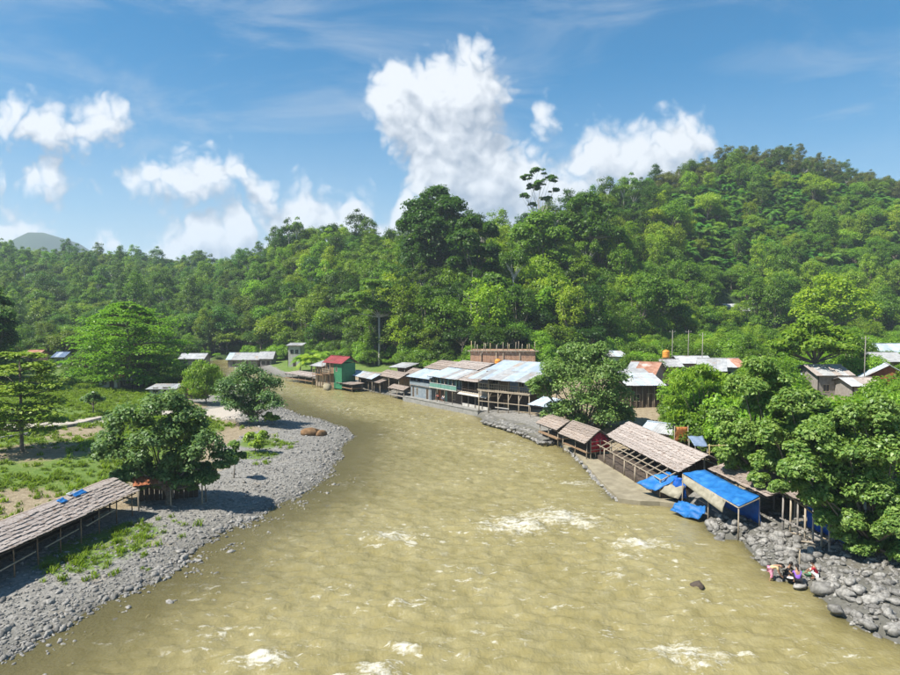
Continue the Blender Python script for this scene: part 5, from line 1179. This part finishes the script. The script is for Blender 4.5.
cloth([(-.6,-.8,zt-.3),(.6,-.8,zt-.3),(.7,.9,zt+.25),(-.6,.9,zt+.3)], 8, 6, .03, rs0, 'blue_grey', 'sheet', o)
for x, y in ((-.5,-.7),(.5,-.7),(-.5,.8),(.55,.8)): post(o, x, y, -.3, zt-.28+(.5 if y > 0 else 0), 'wood_grey', .045)
p = at_ground(22.3,55.0); o = thing('pole_rack', 'bare bamboo rack of poles right of the hall ridge', 'rack', p); zt = V(704,444,55).z-p.z
for x in (-.5,.3,1.0): post(o, x, 0, -.3, zt, 'bamboo', .045)
for z in (zt-.15, zt-.7): MB().tube([(-.7,0,z),(1.2,.02,z+.05)], [.035,.03], 6).build('cross_pole', 'bamboo', o)

# ------------------------------------------------------------------ left bank
o, L = site('thatched_stall_row', 'long thatched stall row along the left gravel bank', 'stall', at_ground(-24.4,30.0), at_ground(-22.3,46.0)); o.location.z = z = .8
thatch_roof(o, [(-.2,-.15,1.38),(L+.2,-.15,1.38),(L+.2,1.75,2.25),(-.2,1.75,2.25)], 7, 'thatch_pale', rb, .26); thatch_roof(o, [(L+.2,3.6,1.45),(-.2,3.6,1.45),(-.2,1.78,2.25),(L+.2,1.78,2.25)], 6, 'thatch', rb, .3)
for i in range(10): post(o, .1+(L-.2)*i/9, .02, -.6, 1.36, 'wood', .045, .05); post(o, .1+(L-.2)*i/9, 1.75, -.4, 2.15, 'wood_dark', .06)
for i in range(3): MB().bar((L*(.25+.22*i), -.06, .42+.1*i), (L*(.25+.22*(i+.8)), -.06, .55+.12*i), .06).build('rail', 'wood_pale', o)
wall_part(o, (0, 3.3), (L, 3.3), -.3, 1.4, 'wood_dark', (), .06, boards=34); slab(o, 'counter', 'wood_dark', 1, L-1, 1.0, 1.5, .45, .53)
MB().bar((L+.05,-.1,.9),(L+.05,1.7,1.0), .07).build('end_rail', 'wood_pale', o)
def scrap(label, x, y, w, d, mat, name='plastic_sheet', rot=0.):
    # lies on the thatch: x along the stall, y across it
    s = thing(name, label, 'sheet'); zz = .8+1.38+(y+.15)/1.9*.87+.16; q_ = Matrix.Rotation(o.rotation_euler.z, 3, 'Z') @ Vector((x, y, 0)); s.location = (o.location.x+q_.x, o.location.y+q_.y, zz); s.rotation_euler = (0, 0, o.rotation_euler.z+rot)
    cloth([(-w,-d,-d*.46),(w,-d,-d*.46),(w*.9,d,d*.46),(-w,d*.9,d*.43)], 8, 5, .025, rs0, mat, 'sheet', s)
scrap('crumpled blue plastic sheet on the ridge of the left stall roof', L-3.6, 1.45, .6, .2, 'tarp'); scrap('small blue plastic scrap near the ridge of the left stall roof', L-5.2, 1.4, .3, .2, 'tarp'); scrap('white plastic scrap at the ridge of the left stall roof', L-3.9, 1.68, .45, .14, 'white_roof')
#scrap('rusty brown mat patching the left stall roof', L-6.6, .9, .9, .35, 'red_brown', 'roof_mat')
o, L = hut('rusty_hut', 'hut with an orange rusty roof under the large dark tree', 'hut', at_ground(-22.6,47.2), at_ground(-18.6,49.2), 3.2, 1.9, 2.7, 'sheet', ['rust','red_brown'], wall='wood_dark')
#o, L = hut('dark_lean_to', 'dark lean-to with low bench under the large tree crown', 'shelter', at_ground(-18.2,48.4), at_ground(-15.2,50.0), 2.6, 1.5, 1.9, 'thatch', ['thatch','thatch'], rows=4, gab=False, wall='wood_dark')
# low kerb along the path
KP = [(-40,448,2.2),(0,440,2.2),(25,436,2.2),(50,431,2.3),(75,426,2.3),(100,420,2.3),(112,416,2.3)]
KP = [B(x, y) for x, y, _ in KP]; o = thing('path_kerb', 'low dark stone kerb along the left path', 'kerb', KP[0]); 
for a, b in zip(KP[:-1], KP[1:]):
    n = max(1, int((b-a).length/1.6))
    for i in range(n):
        p, q_ = a.lerp(b, (i+.02)/n), a.lerp(b, (i+.98)/n); p.z, q_.z = gz(p.x, p.y), gz(q_.x, q_.y); MB().bar(p-KP[0]+Vector((0,0,.1)), q_-KP[0]+Vector((0,0,.1)), .22, .4).build('kerb_stone', 'wood_grey' if (i % 3) else 'concrete', o)

# ------------------------------------------------------------------ stones
def stone_at(label, p, k, name='boulder', group=None, mat=None, sink=.25, cat='boulder', flat=None):
    me = STONE[random.randrange(4)]; o = link(name, me); o.location = (p.x, p.y, p.z+k*.55*(1-2*sink)); f = flat or random.uniform(.75, 1.1)
    o.scale = (k, k*random.uniform(.75, 1), k*f); o.rotation_euler = (random.uniform(-.2, .2), random.uniform(-.2, .2), random.uniform(0, 6.28)); tag(o, label, cat, group)
    if mat:
        o.data = me.copy(); o.data.materials[0] = M[mat]
    return o
BIG = [('broad flat grey boulder the washers crouch beside, largest at the water', 822,592,.95),('rounded pale boulder standing alone in the shallows', 835,611,.62),('grey boulder just above the lone shallow boulder', 838,596,.55),('long grey slab lying behind the big flat boulder', 852,588,.9),
       ('pale boulder touching the right of the big flat boulder', 832,586,.5),('grey boulder behind the crouching purple shirt', 803,566,.6),('wide boulder behind the dark-dressed washer', 783,562,.55),('pale boulder at the corner of the tarpaulin terrace', 763,545,.6),('small pale boulder below the tarpaulin terrace corner', 760,552,.4),
       ('tilted dark slab low in the right riprap', 868,626,.5),('blunt boulder at the bottom right of the riprap', 893,633,.55),('grey boulder beside the low tilted slab', 857,617,.5),('rounded boulder in the middle of the right riprap', 866,603,.55),('mossy-looking boulder above the middle of the riprap', 886,607,.6)]
for lab, px, py, k in BIG: stone_at(lab, G(px, py, .25), k*.62)
stone_at('flat stone in the water under the woman in purple', G(800,585.5,.08), .55, 'flat_stone', sink=.45, flat=.45)
for lab, px, py, k in (('larger of two brown boulders on the gravel spit', 311,434.5,1.05),('smaller of two brown boulders on the gravel spit', 321,435.5,.75)): stone_at(lab, B(px, py), k, mat='brown_stone', flat=.85)
o = stone_at('squat rock standing in the river near the green-walled house', G(327,390,0.), 1.0, 'river_rock', mat='sandy', flat=1.5, sink=.3)
stone_at('dark soaked rock breaking the surface right of mid-river', G(697,587,-.1), .42, 'river_rock', mat='wood_dark', sink=.4)
rs = np.random.RandomState(12); cand = []
def sample_bank(n, line, ya, yb, s0, s1, right):
    out = []; P = [p for p in line if True]; seg = [(a, b) for a, b in zip(P[:-1], P[1:]) if max(a.y, b.y) > ya and min(a.y, b.y) < yb]; w = np.array([(b-a).length for a, b in seg]); w /= w.sum()
    for i in rs.choice(len(seg), n, p=w):
        a, b = seg[i]; p = a.lerp(b, rs.rand()); d = (b-a).normalized(); nn = Vector((-d.y, d.x, 0)); p = p+nn*rs.uniform(s0, s1); out.append((p.x, p.y))
    return np.array(out)
def place(pts, lo, hi, ssel): 
    X, Y = pts[:, 0], pts[:, 1]; s, _ = shore(X, Y); Z = ground(X, Y); k = (s > ssel[0]) & (s < ssel[1]); return X[k], Y[k], Z[k]
X, Y, Z = place(sample_bank(330, RSH, 26, 43.5, -.2, 3.4, True), 0, 0, (-.35, 3.2))
for i in range(min(150, len(X))):
    k = float(rs.uniform(.17, .40)*(1.15 if rs.rand() < .2 else 1)); stone_at('grey rounded stone packed in the riprap at the right water edge', Vector((X[i], Y[i], Z[i]+.03)), k, 'boulder', 'riprap stones on the right bank', cat='stone')
X, Y, Z = place(sample_bank(700, LSH, 24, 47, -1.7, .5, False), 0, 0, (-.25, 1.6))
for i in range(min(200, len(X))):
    k = float(rs.uniform(.09, .23)*(1.4 if rs.rand() < .12 else 1)); stone_at('grey cobble at the water edge of the left gravel bank', Vector((X[i], Y[i], Z[i])), k, 'cobble', 'large cobbles along the left water edge', cat='stone')
# countless pebbles
XX, YY, SS = [], [], []
n = 95000; Y = 24+86*rs.rand(n)**1.3; X = rs.uniform(-30, 12, n)-0.; s, left = shore(X, Y); cl = fbm(X*.5, Y*.5, 3)
k = left & (s > -.5) & (s < 12) & (rs.rand(n) < np.clip(1.15-s/11+cl*1.5, 0, 1)) ; X, Y, s = X[k], Y[k], s[k]; sz = rs.lognormal(-2.92, .45, len(X))*(1+.6*np.exp(-np.abs(s-.4)/.8)); sz = np.where(rs.rand(len(X)) < .025, sz*2.1, sz); XX.append(X); YY.append(Y); SS.append(sz)
n = 26000; Y = rs.uniform(25, 60, n); X = rs.uniform(-25, -2, n); s, left = shore(X, Y); cl = fbm(X*.8+3, Y*.8, 3); k = left & (s > -3.2) & (s < -.2) & (rs.rand(n) < np.clip(cl*2.2+.12+s*.05, 0, .8)); X, Y = X[k], Y[k]; XX.append(X); YY.append(Y); SS.append(rs.lognormal(-2.55, .4, len(X)))
n = 4200; Y = rs.uniform(25, 45, n); X = rs.uniform(12, 30, n); s, left = shore(X, Y); k = (~left) & (s > -.4) & (s < 6); X, Y = X[k], Y[k]; XX.append(X); YY.append(Y); SS.append(rs.lognormal(-2.15, .5, len(X)))
X, Y, sz = (np.concatenate(q) for q in (XX, YY, SS)); sz = np.clip(sz, .04, .30); Z = ground(X, Y); n = len(X); print('PEBBLES', n)
scatter('gravel', 'loose grey river gravel and cobbles on both banks', np.stack([X, Y, Z+sz*.12], 1), np.stack([rs.normal(0, .25, n), rs.normal(0, .25, n), rs.uniform(0, 6.28, n)], 1), np.stack([sz, sz*rs.uniform(.7, 1, n), sz*rs.uniform(.6, 1, n)], 1), rs.randint(0, 6, n), np.ones((n, 3)), STONE, 'gravel_pieces')
# grass
tv, tq = [], []; rg = np.random.RandomState(2)
for i in range(22):
    a = rg.uniform(0, 6.28); r = rg.uniform(0, .5); h = rg.uniform(.4, 1.); x, y = math.cos(a)*r, math.sin(a)*r; b = rg.uniform(0, 6.28); lx, ly = math.cos(b)*h*.5, math.sin(b)*h*.5; w = .05; k = len(tv)
    tv += [(x-w*math.sin(b), y+w*math.cos(b), 0), (x+w*math.sin(b), y-w*math.cos(b), 0), (x+lx*.4+w*.6*math.sin(b), y+ly*.4-w*.6*math.cos(b), h*.7), (x+lx*.4-w*.6*math.sin(b), y+ly*.4+w*.6*math.cos(b), h*.7), (x+lx, y+ly, h)]; tq += [(k, k+1, k+2, k+3), (k+3, k+2, k+4, k+4)]
tuft = bpy.data.meshes.new('grass_tuft'); tuft.from_pydata(tv, [], [f if f[2] != f[3] else f[:3] for f in tq]); tuft.materials.append(M['leaf']); at_ = tuft.attributes.new('tone', 'FLOAT', 'FACE'); at_.data.foreach_set('value', rg.rand(len(tuft.polygons)).astype(np.float32))
n = 72000; Y = 24+101*rs.rand(n)**1.2; X = rs.uniform(-1.1, .30, n)*Y; s, left = shore(X, Y); nn = fbm(X*.12, Y*.12, 3); 
g = left*sst((s+6*nn-11)/6); g = np.maximum(g, .9*blob(X, Y, ((100,540,.8,2.6),(75,553,.8,2.),(125,528,.8,2.2),(262,440,.9,2.6),(258,452,.8,2.2)))); g = g*(1-.97*blob(X, Y, ((12,492,1.8,3.2),(36,500,1.8,2.0),(112,486,1.6,2.6),(80,432,2,4.),(40,450,2,5.)))); g = g*(1-np.exp(-(seg_dist(X, Y, GPATH)/2.1)**4)); g = np.where(left, g, 0)
k = (rs.rand(n) < g*np.clip(.55+nn*2, .15, 1)) & ~inside(X, Y, np.array([(-28.5,28),(-26.5,47),(-21.8,47),(-23.8,28)])); X, Y = X[k], Y[k]; Z = ground(X, Y); n = len(X); sz = rs.uniform(.18, .5, n)*(1+.004*Y); print('GRASS', n)
scatter('grass', 'rough green grass on the left bank', np.stack([X, Y, Z], 1), np.stack([0*X, 0*X, rs.uniform(0, 6.28, n)], 1), np.stack([sz*1.5, sz*1.5, sz*rs.uniform(.5, 1.0, n)], 1), np.zeros(n), np.array([1.4, 1.22, .75])[None]*rs.uniform(.6, 1.15, n)[:, None], [tuft], 'grass_pieces')

# ------------------------------------------------------------------ people washing at the water
def skin_mesh(name, J, E, root, mat, sub=2):
    me = bpy.data.meshes.new(name); ks = list(J); me.from_pydata([J[k][0] for k in ks], [(ks.index(a), ks.index(b)) for a, b in E], []); ob = bpy.data.objects.new(name, me); COL.objects.link(ob)
    md = ob.modifiers.new('skin', 'SKIN'); md.use_smooth_shade = True; sv = me.skin_vertices[0].data
    for i, k in enumerate(ks): r = J[k][1]; sv[i].radius = (r, r) if not isinstance(r, tuple) else r; sv[i].use_root = (k == root)
    s2 = ob.modifiers.new('sub', 'SUBSURF'); s2.levels = s2.render_levels = sub
    bpy.context.view_layer.update(); dg = bpy.context.evaluated_depsgraph_get(); out = bpy.data.meshes.new_from_object(ob.evaluated_get(dg)); bpy.data.objects.remove(ob); out.name = name; out.materials.clear(); out.materials.append(M[mat])
    out.polygons.foreach_set('use_smooth', np.ones(len(out.polygons), dtype=bool)); return out
def ellip(mb, c, r, n=10, m=7, z0=-1., z1=1.):
    vs, fs = [], []
    for j in range(m+1):
        z = z0+(z1-z0)*j/m; q = math.sqrt(max(0., 1-z*z)) if abs(z) < 1 else .02
        for i in range(n): a = 6.283*i/n; vs.append((c[0]+r[0]*q*math.cos(a), c[1]+r[1]*q*math.sin(a), c[2]+r[2]*z))
    for j in range(m): fs += [(j*n+i, j*n+(i+1) % n, (j+1)*n+(i+1) % n, (j+1)*n+i) for i in range(n)]
    mb.add(vs, fs)
def person(label, loc, rz, pose, top, bottom, hair_long=False, arms=.12):
    o = thing('person', label, 'person', loc, rz, 'people washing at the river')
    if pose == 'squat':
        pel, spi, che, nek, hed = (0,0,.24), (.05,0,.40), (.13,0,.58), (.19,0,.72), (.25,0,.86); hip, kne, ank, toe = (.04,.09,.23), (.34,.15,.46), (.12,.13,.07), (.30,.14,.035); sho, elb, wri = (.15,.17,.62), (.36,.21,.44), (.54,.13,.30)
    elif pose == 'bend':
        pel, spi, che, nek, hed = (0,0,.78), (.14,0,.90), (.32,0,.99), (.46,0,1.02), (.58,0,.99); hip, kne, ank, toe = (.0,.09,.74), (.10,.12,.42), (-.02,.12,.07), (.14,.13,.03); sho, elb, wri = (.36,.16,.95), (.42,.19,.68), (.55,.12,.48)
    else:
        pel, spi, che, nek, hed = (0,0,.40), (.02,0,.56), (.06,0,.74), (.10,0,.88), (.15,0,1.01); hip, kne, ank, toe = (.03,.09,.38), (.40,.13,.50), (.42,.12,.08), (.58,.13,.035); sho, elb, wri = (.08,.17,.77), (.24,.21,.56), (.44,.13,.46)
    J = {'pel': (pel, (.13,.10)), 'spi': (spi, (.115,.09)), 'che': (che, (.13,.095)), 'nek': (nek, .05), 'hed0': (tuple(np.array(nek)*.35+np.array(hed)*.65), .075), 'hed': (hed, .092), 'hed2': (tuple(np.array(hed)+(np.array(hed)-np.array(nek))*.45), .072)}
    E = [('pel','spi'),('spi','che'),('che','nek'),('nek','hed0'),('hed0','hed'),('hed','hed2')]
    f = lambda p, s: (p[0], p[1]*s, p[2])
    for s, t in ((1,'l'),(-1,'r')):
        J.update({'hip'+t: (f(hip,s), .088), 'kne'+t: (f(kne,s), .06), 'ank'+t: (f(ank,s), .038), 'toe'+t: (f(toe,s), (.04,.025)), 'sho'+t: (f(sho,s), .052), 'elb'+t: (f(elb,s), .038), 'wri'+t: (f(wri,s), .027), 'pal'+t: (f(tuple(np.array(wri)+np.array([.06,-.015,-.05])),s), (.038,.018))})
        E += [('pel','hip'+t),('hip'+t,'kne'+t),('kne'+t,'ank'+t),('ank'+t,'toe'+t),('che','sho'+t),('sho'+t,'elb'+t),('elb'+t,'wri'+t),('wri'+t,'pal'+t)]
    body = skin_mesh('body', J, E, 'pel', 'skin', 2)
    # fingers, nose and ears are joined to the body mesh
    mb = MB(); mb.v = [tuple(v.co) for v in body.vertices]; mb.f = [tuple(p.vertices) for p in body.polygons]
    for s in (1, -1):
        pl = np.array(f(tuple(np.array(wri)+np.array([.06,-.015,-.05])), s)); d = np.array([.75,0,-.66]); sidev = np.array([0, s, 0])
        for k, (off, ln) in enumerate(((-.028,.06),(-.010,.075),(.010,.07),(.027,.055))):
            a = pl+sidev*off; b = a+d*ln*.55+np.array([.005,0,-.004]); c = b+d*ln*.45+np.array([-.008,0,-.018]); mb.tube([a, b, c], [.0095,.009,.007], 6)
        a = pl-d*.03-sidev*.03; mb.tube([a, a+np.array([.02,-s*.025,-.005]), a+np.array([.045,-s*.03,-.025])], [.011,.010,.007], 6)
    hv = np.array(hed); up = (np.array(hed)-np.array(nek)); up = up/np.linalg.norm(up); fw = np.array([up[2],0,-up[0]])
    mb.tube([hv+fw*.085+up*.02, hv+fw*.108-up*.012, hv+fw*.092-up*.022], [.008,.014,.006], 6)
    for s in (1,-1): mb.tube([hv+np.array([0,s*.085,0])-up*.02, hv+np.array([0,s*.1,0])+up*.005, hv+np.array([0,s*.088,0])+up*.03], [.012,.017,.01], 6)
    mb.build('body', 'skin', o, True)
    e = MB()
    for s in (1,-1): ellip(e, hv+fw*.083+up*.018+np.array([0,s*.033,0]), (.011,.014,.009), 8, 4)
    e.build('eyes', 'black_cloth', o); m = MB(); ellip(m, hv+fw*.084-up*.045, (.008,.024,.008), 8, 4); m.build('mouth', 'red_brown', o)
    h = MB(); ellip(h, hv+up*.045-fw*.018, (.112,.106,.098), 12, 7, -.45, 1.); 
    if hair_long: h.tube([hv-fw*.08+up*.04, hv-fw*.125-up*.06, hv-fw*.12-up*.2], [.06,.055,.02], 8)
    h.build('hair', 'hair', o, True)
    g = 1.22; JT = {k: (J[k][0], tuple(q*g for q in J[k][1]) if isinstance(J[k][1], tuple) else J[k][1]*g) for k in ('pel','spi','che','shol','shor')}
    for t in 'lr': JT['cuf'+t] = (tuple(.45*np.array(J['sho'+t][0])+.55*np.array(J['elb'+t][0])), .056)
    link('shirt', skin_mesh('shirt', JT, [('pel','spi'),('spi','che'),('che','shol'),('che','shor'),('shol','cufl'),('shor','cufr')], 'pel', top, 2), o)
    JB = {'pel': (pel, (.165,.135))}; EB = []
    for t in 'lr': JB['hip'+t] = (J['hip'+t][0], .112); JB['kne'+t] = (J['kne'+t][0], .078); JB['hem'+t] = (tuple(.6*np.array(J['kne'+t][0])+.4*np.array(J['ank'+t][0])), .064); EB += [('pel','hip'+t),('hip'+t,'kne'+t),('kne'+t,'hem'+t)]
    link('trousers', skin_mesh('trousers', JB, EB, 'pel', bottom, 2), o)
    return o
person('person in pale top and red-pink wrap bending over in the shallows', G(770,582,-.12), -.5, 'bend', 'yellow_cloth', 'pink_cloth', True)
person('person dressed in black crouching beside the boulders with washing', G(786,578,.12), -.9, 'squat', 'black_cloth', 'black_cloth')
person('person in a purple shirt sitting on a flat stone, back to the river', G(798,584,.22), 1.35, 'squat', 'purple_cloth', 'black_cloth', True)
person('person in red and white crouching behind the big flat boulder', G(817,579,.35), 2.6, 'squat', 'red_cloth', 'white_cloth')
for lab, px, mt, mb_ in (('person in red standing under the teal balcony', 433, 'red_cloth', 'black_cloth'), ('person in white standing under the teal balcony', 439, 'white_cloth', 'blue_grey')):
    a, b = step(on_quay(px), on_quay(px+3), .9); person(lab, (a.x, a.y, 1.02), -2.2, 'sit', mt, mb_)
p = G(790,583,.05); o = thing('wash_basin', 'black wash basin on the stones between the crouching washers', 'basin', G(790.5,580,.2))
n = 18; vs, fs = [], []
for q, z in ((.20,0),(.27,.16),(.29,.165),(.27,.172),(.245,.15),(.18,.02)): vs += [(q*math.cos(6.283*i/n), q*math.sin(6.283*i/n), z) for i in range(n)]
for j in range(5): fs += [(j*n+i, j*n+(i+1) % n, (j+1)*n+(i+1) % n, (j+1)*n+i) for i in range(n)]
fs += [tuple(range(n))[::-1], tuple(range(5*n, 6*n))]; MB().add(vs, fs).build('bowl', 'black_cloth', o, True); m = MB(); ellip(m, (0,0,.1), (.2,.17,.09), 12, 6); m.build('wet_laundry', 'white_cloth', o, True)
o = thing('wash_basin', 'green plastic basin right of the purple-shirted washer', 'basin', G(807.5,575.5,.35)); MB().add(vs, fs).build('bowl', 'green_plastic', o, True)
p = G(799.5,567,.6); o = thing('wooden_stake', 'thin pale wooden stake planted among the boulders', 'stake', p); MB().tube([(0,0,-.4),(.01,0,.5),(.0,.01,1.02)], [.045,.04,.035], 7).build('shaft', 'wood_pale', o, True); MB().bar((-.03,0,1.0),(-.2,.02,1.05), .05).build('peg', 'wood_pale', o)
# drift sticks
for k, (x0, y0, x1, y1, z) in enumerate(((800,546,818,552,.7),(806,556,832,548,.8),(790,534,812,542,.9))):
    a, b = G(x0, y0, z), G(x1, y1, z); o = thing('driftwood', ['straight driftwood pole nearest the stake','longest driftwood pole slanting among the boulders','driftwood pole nearest the tarpaulin terrace'][k], 'driftwood', a); a.z = gz(a.x, a.y)+.12; b.z = gz(b.x, b.y)+.15; o.location = a
    MB().tube([(0,0,0), (b-a)*.5+Vector((.1,.05,.04)), b-a], [.06,.05,.03], 7).build('stem', 'wood_pale', o, True); MB().tube([(b-a)*.4, (b-a)*.55+Vector((.1,.35,.1))], [.03,.012], 5).build('branch', 'wood_pale', o)
# ------------------------------------------------------------------ trees fill the ground around the houses
KEEP = [(226,273,356,171),(179,204,355,167),(287,303,364,159),(24,40,368,149),(52,66,368,149),(604,628,360,125),(614,654,388,90),(615,684,378,97),(627,664,400,85),(652,684,368,108),(678,716,366,111),(694,750,371,97),
        (798,854,383,87),(850,884,388,83),(868,916,374,85),(874,914,360,107),(874,916,346,123),(870,888,336,137),(728,736,297,204),(896,910,284,217),(98,134,391,111),(148,192,392,103),(486,545,343,107),(470,482,350,107)]
for q in list(SC.objects):
    if q.parent is None and q.get('category') in ('house', 'building', 'hut', 'pavilion') and q not in HOUSES: HOUSES.append(q)
build_forest()
# ------------------------------------------------------------------ humid air
def haze():
    m = bpy.data.materials.new('haze'); m.use_nodes = True; nt = m.node_tree; nt.nodes.remove(nt.nodes['Principled BSDF']); v = nt.nodes.new('ShaderNodeVolumePrincipled')
    v.inputs['Color'].default_value = (.72, .84, 1, 1); v.inputs['Density'].default_value = .00023; v.inputs['Anisotropy'].default_value = .1
    nt.links.new(v.outputs[0], nt.nodes['Material Output'].inputs['Volume'])
    o = MB().box(-2700, 2700, -90, 3300, -6, 330).build('haze', m); tag(o, 'thin bluish humid haze over the whole valley', kind='stuff')
haze()
